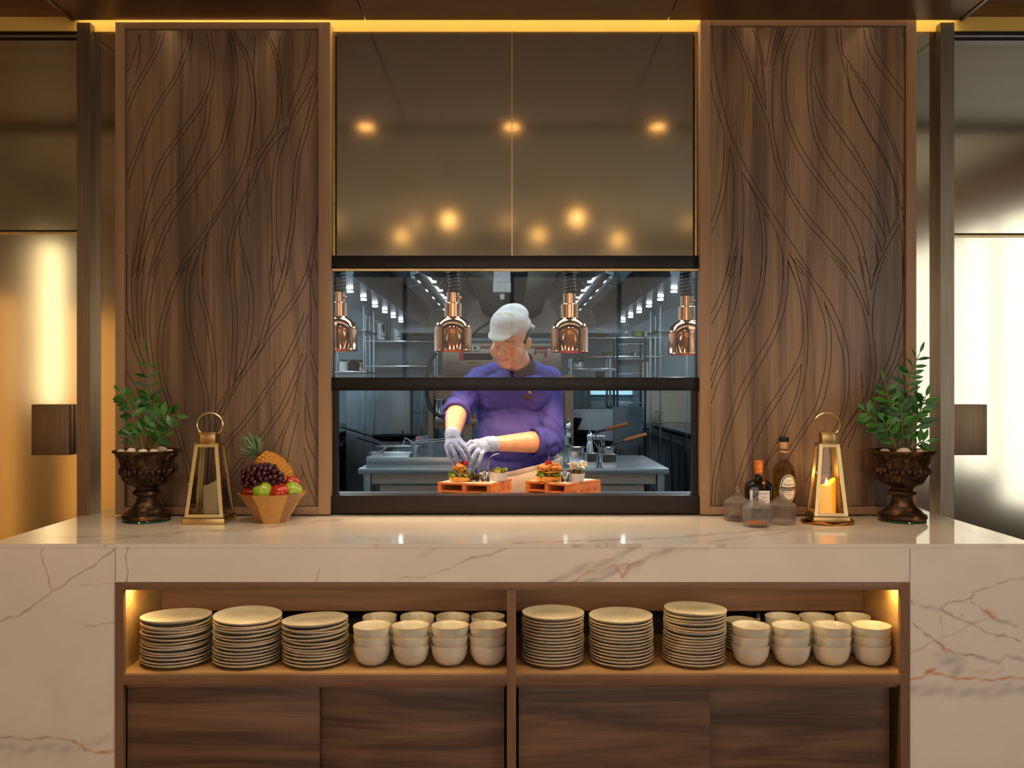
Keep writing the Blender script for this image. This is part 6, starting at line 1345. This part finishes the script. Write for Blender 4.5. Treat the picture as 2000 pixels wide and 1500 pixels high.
def burger(px, y, label, full):
    t = thing('burger', label, 'burger', (X(px, y), y, FZ))
    MB().lathe([(.036, 0), (.046, .003), (.049, .010), (.047, .017), (.040, .020)], 32).build('bottom_bun', M['bun'], t)
    leafy(46, (0, 0, .022), .040, 3, .018).build('lettuce', M['lettuce'], t, smooth=False)
    MB().lathe([(.038, .021), (.041, .025), (.040, .032), (.034, .035)], 28).build('patty', M['patty'], t)
    if full:
        MB().box(-.038, .038, -.038, .038, .0355, .0385, M=Matrix.Rotation(.6, 4, 'Z')).build('cheese', M['cheese'], t)
        blob(blobs(60, (0, 0, .052), (.042, .042, .016), .008, .014, 5), 'fried_topping', M['crumb'], t, .0025, 1)
        MB().cyl((-.004, -.01, .066), .013, .014, 20).build('tomato', M['tomato'], t); MB().rod((-.004, -.01, .06), (-.003, -.01, .108), .0022, .0012).build('skewer', M['handle_wood'], t)
        for k, a in enumerate((-2.6, -2.0, -1.2)): MB().add([(.03 * math.cos(a), .03 * math.sin(a), .004), (.075 * math.cos(a + .3), .075 * math.sin(a + .3), .001), (.08 * math.cos(a - .1), .08 * math.sin(a - .1), .010), (.035 * math.cos(a - .4), .035 * math.sin(a - .4), .018)], [(0, 1, 2, 3)]).build('crisp', M['bun'], t, smooth=False)
    else:
        blob(blobs(36, (-.003, 0, .050), (.024, .026, .016), .007, .012, 6), 'fried_topping', M['crumb'], t, .0025, 1)
        leafy(14, (.006, -.004, .068), .014, 8, .014).build('red_garnish', M['tomato'], t, smooth=False)
    return t
burger(901, .915, 'open burger with lettuce and fried topping under the gloved hands', False)
burger(1073, .925, 'finished burger with a skewer and tomato on the right pallet', True)
def tin(px, y, label, r=.0225, h=.046, z=FZ):
    t = thing('sauce_pot', label, 'pot', (X(px, y), y, z)); MB().lathe([(r * .98, 0), (r, .003), (r, h * .68), (r * 1.10, h * .72), (r * 1.10, h * .80), (r * .96, h * .86), (r * .98, h), (r * .90, h), (r * .88, h * .3), (.0001, h * .3)], 28, capt=False).build('body', M['steel_shiny'], t); MB().cyl((0, 0, h * .75), r * .87, .003, 20).build('sauce', M['patty'], t); return t
tin(946, .865, 'small steel sauce pot on the left pallet, in front of the ramekin'); tin(1103, .865, 'small steel sauce pot on the right pallet, left of the white ramekin')
def ramekin(px, y, label, seed, c2):
    t = thing('ramekin', label, 'ramekin', (X(px, y), y, FZ)); MB().lathe([(.028, 0), (.030, .003), (.036, .030), (.037, .033), (.034, .033), (.030, .008), (.0001, .008)], 32, capt=False).build('dish', M['ceramic_white'], t)
    blobs(30, (0, 0, .032), (.026, .026, .009), .005, .009, seed).build('filling', M['crumb'], t); leafy(26, (0, 0, .036), .024, seed, .014).build('salad', c2, t, smooth=False); leafy(12, (.008, .005, .038), .022, seed + 2, .015).build('lettuce', M['lettuce'], t, smooth=False); return t
ramekin(975, .935, 'white ramekin of fried bites and green leaves on the left pallet', 4, M['lettuce']); ramekin(1125, .900, 'white ramekin of red and brown salad leaves on the right pallet', 7, M['herb'])
t = leafy(46, (X(925, .90), .90, FZ + .012), .016, 12, .020).build('salad_leaves', M['herb'], None, smooth=False); tag(t, 'small heap of dark salad leaves between the open burger and the sauce pot', 'salad', kind='stuff')
t = leafy(30, (X(1128, .925), .925, FZ + .058), .022, 14, .022).build('salad_leaves', M['paper'], None, smooth=False); tag(t, 'pale curled salad leaves heaped behind the right ramekin', 'salad', kind='stuff')
t = thing('water_glass', 'small clear glass behind the left sauce pot', 'glass', (X(944, .985), .985, FZ)); MB().lathe([(.022, 0), (.026, .075), (.0245, .075), (.0205, .004), (.0001, .004)], 28, capt=False).build('body', M['glass_rib'], t); MB().tube(spline([(.015, 0, .02), (.022, .0, .078), (.036, 0, .095), (.060, 0, .104), (.066, 0, .098)], 5), .0018, 6).build('stirrer', M['steel_shiny'], t)
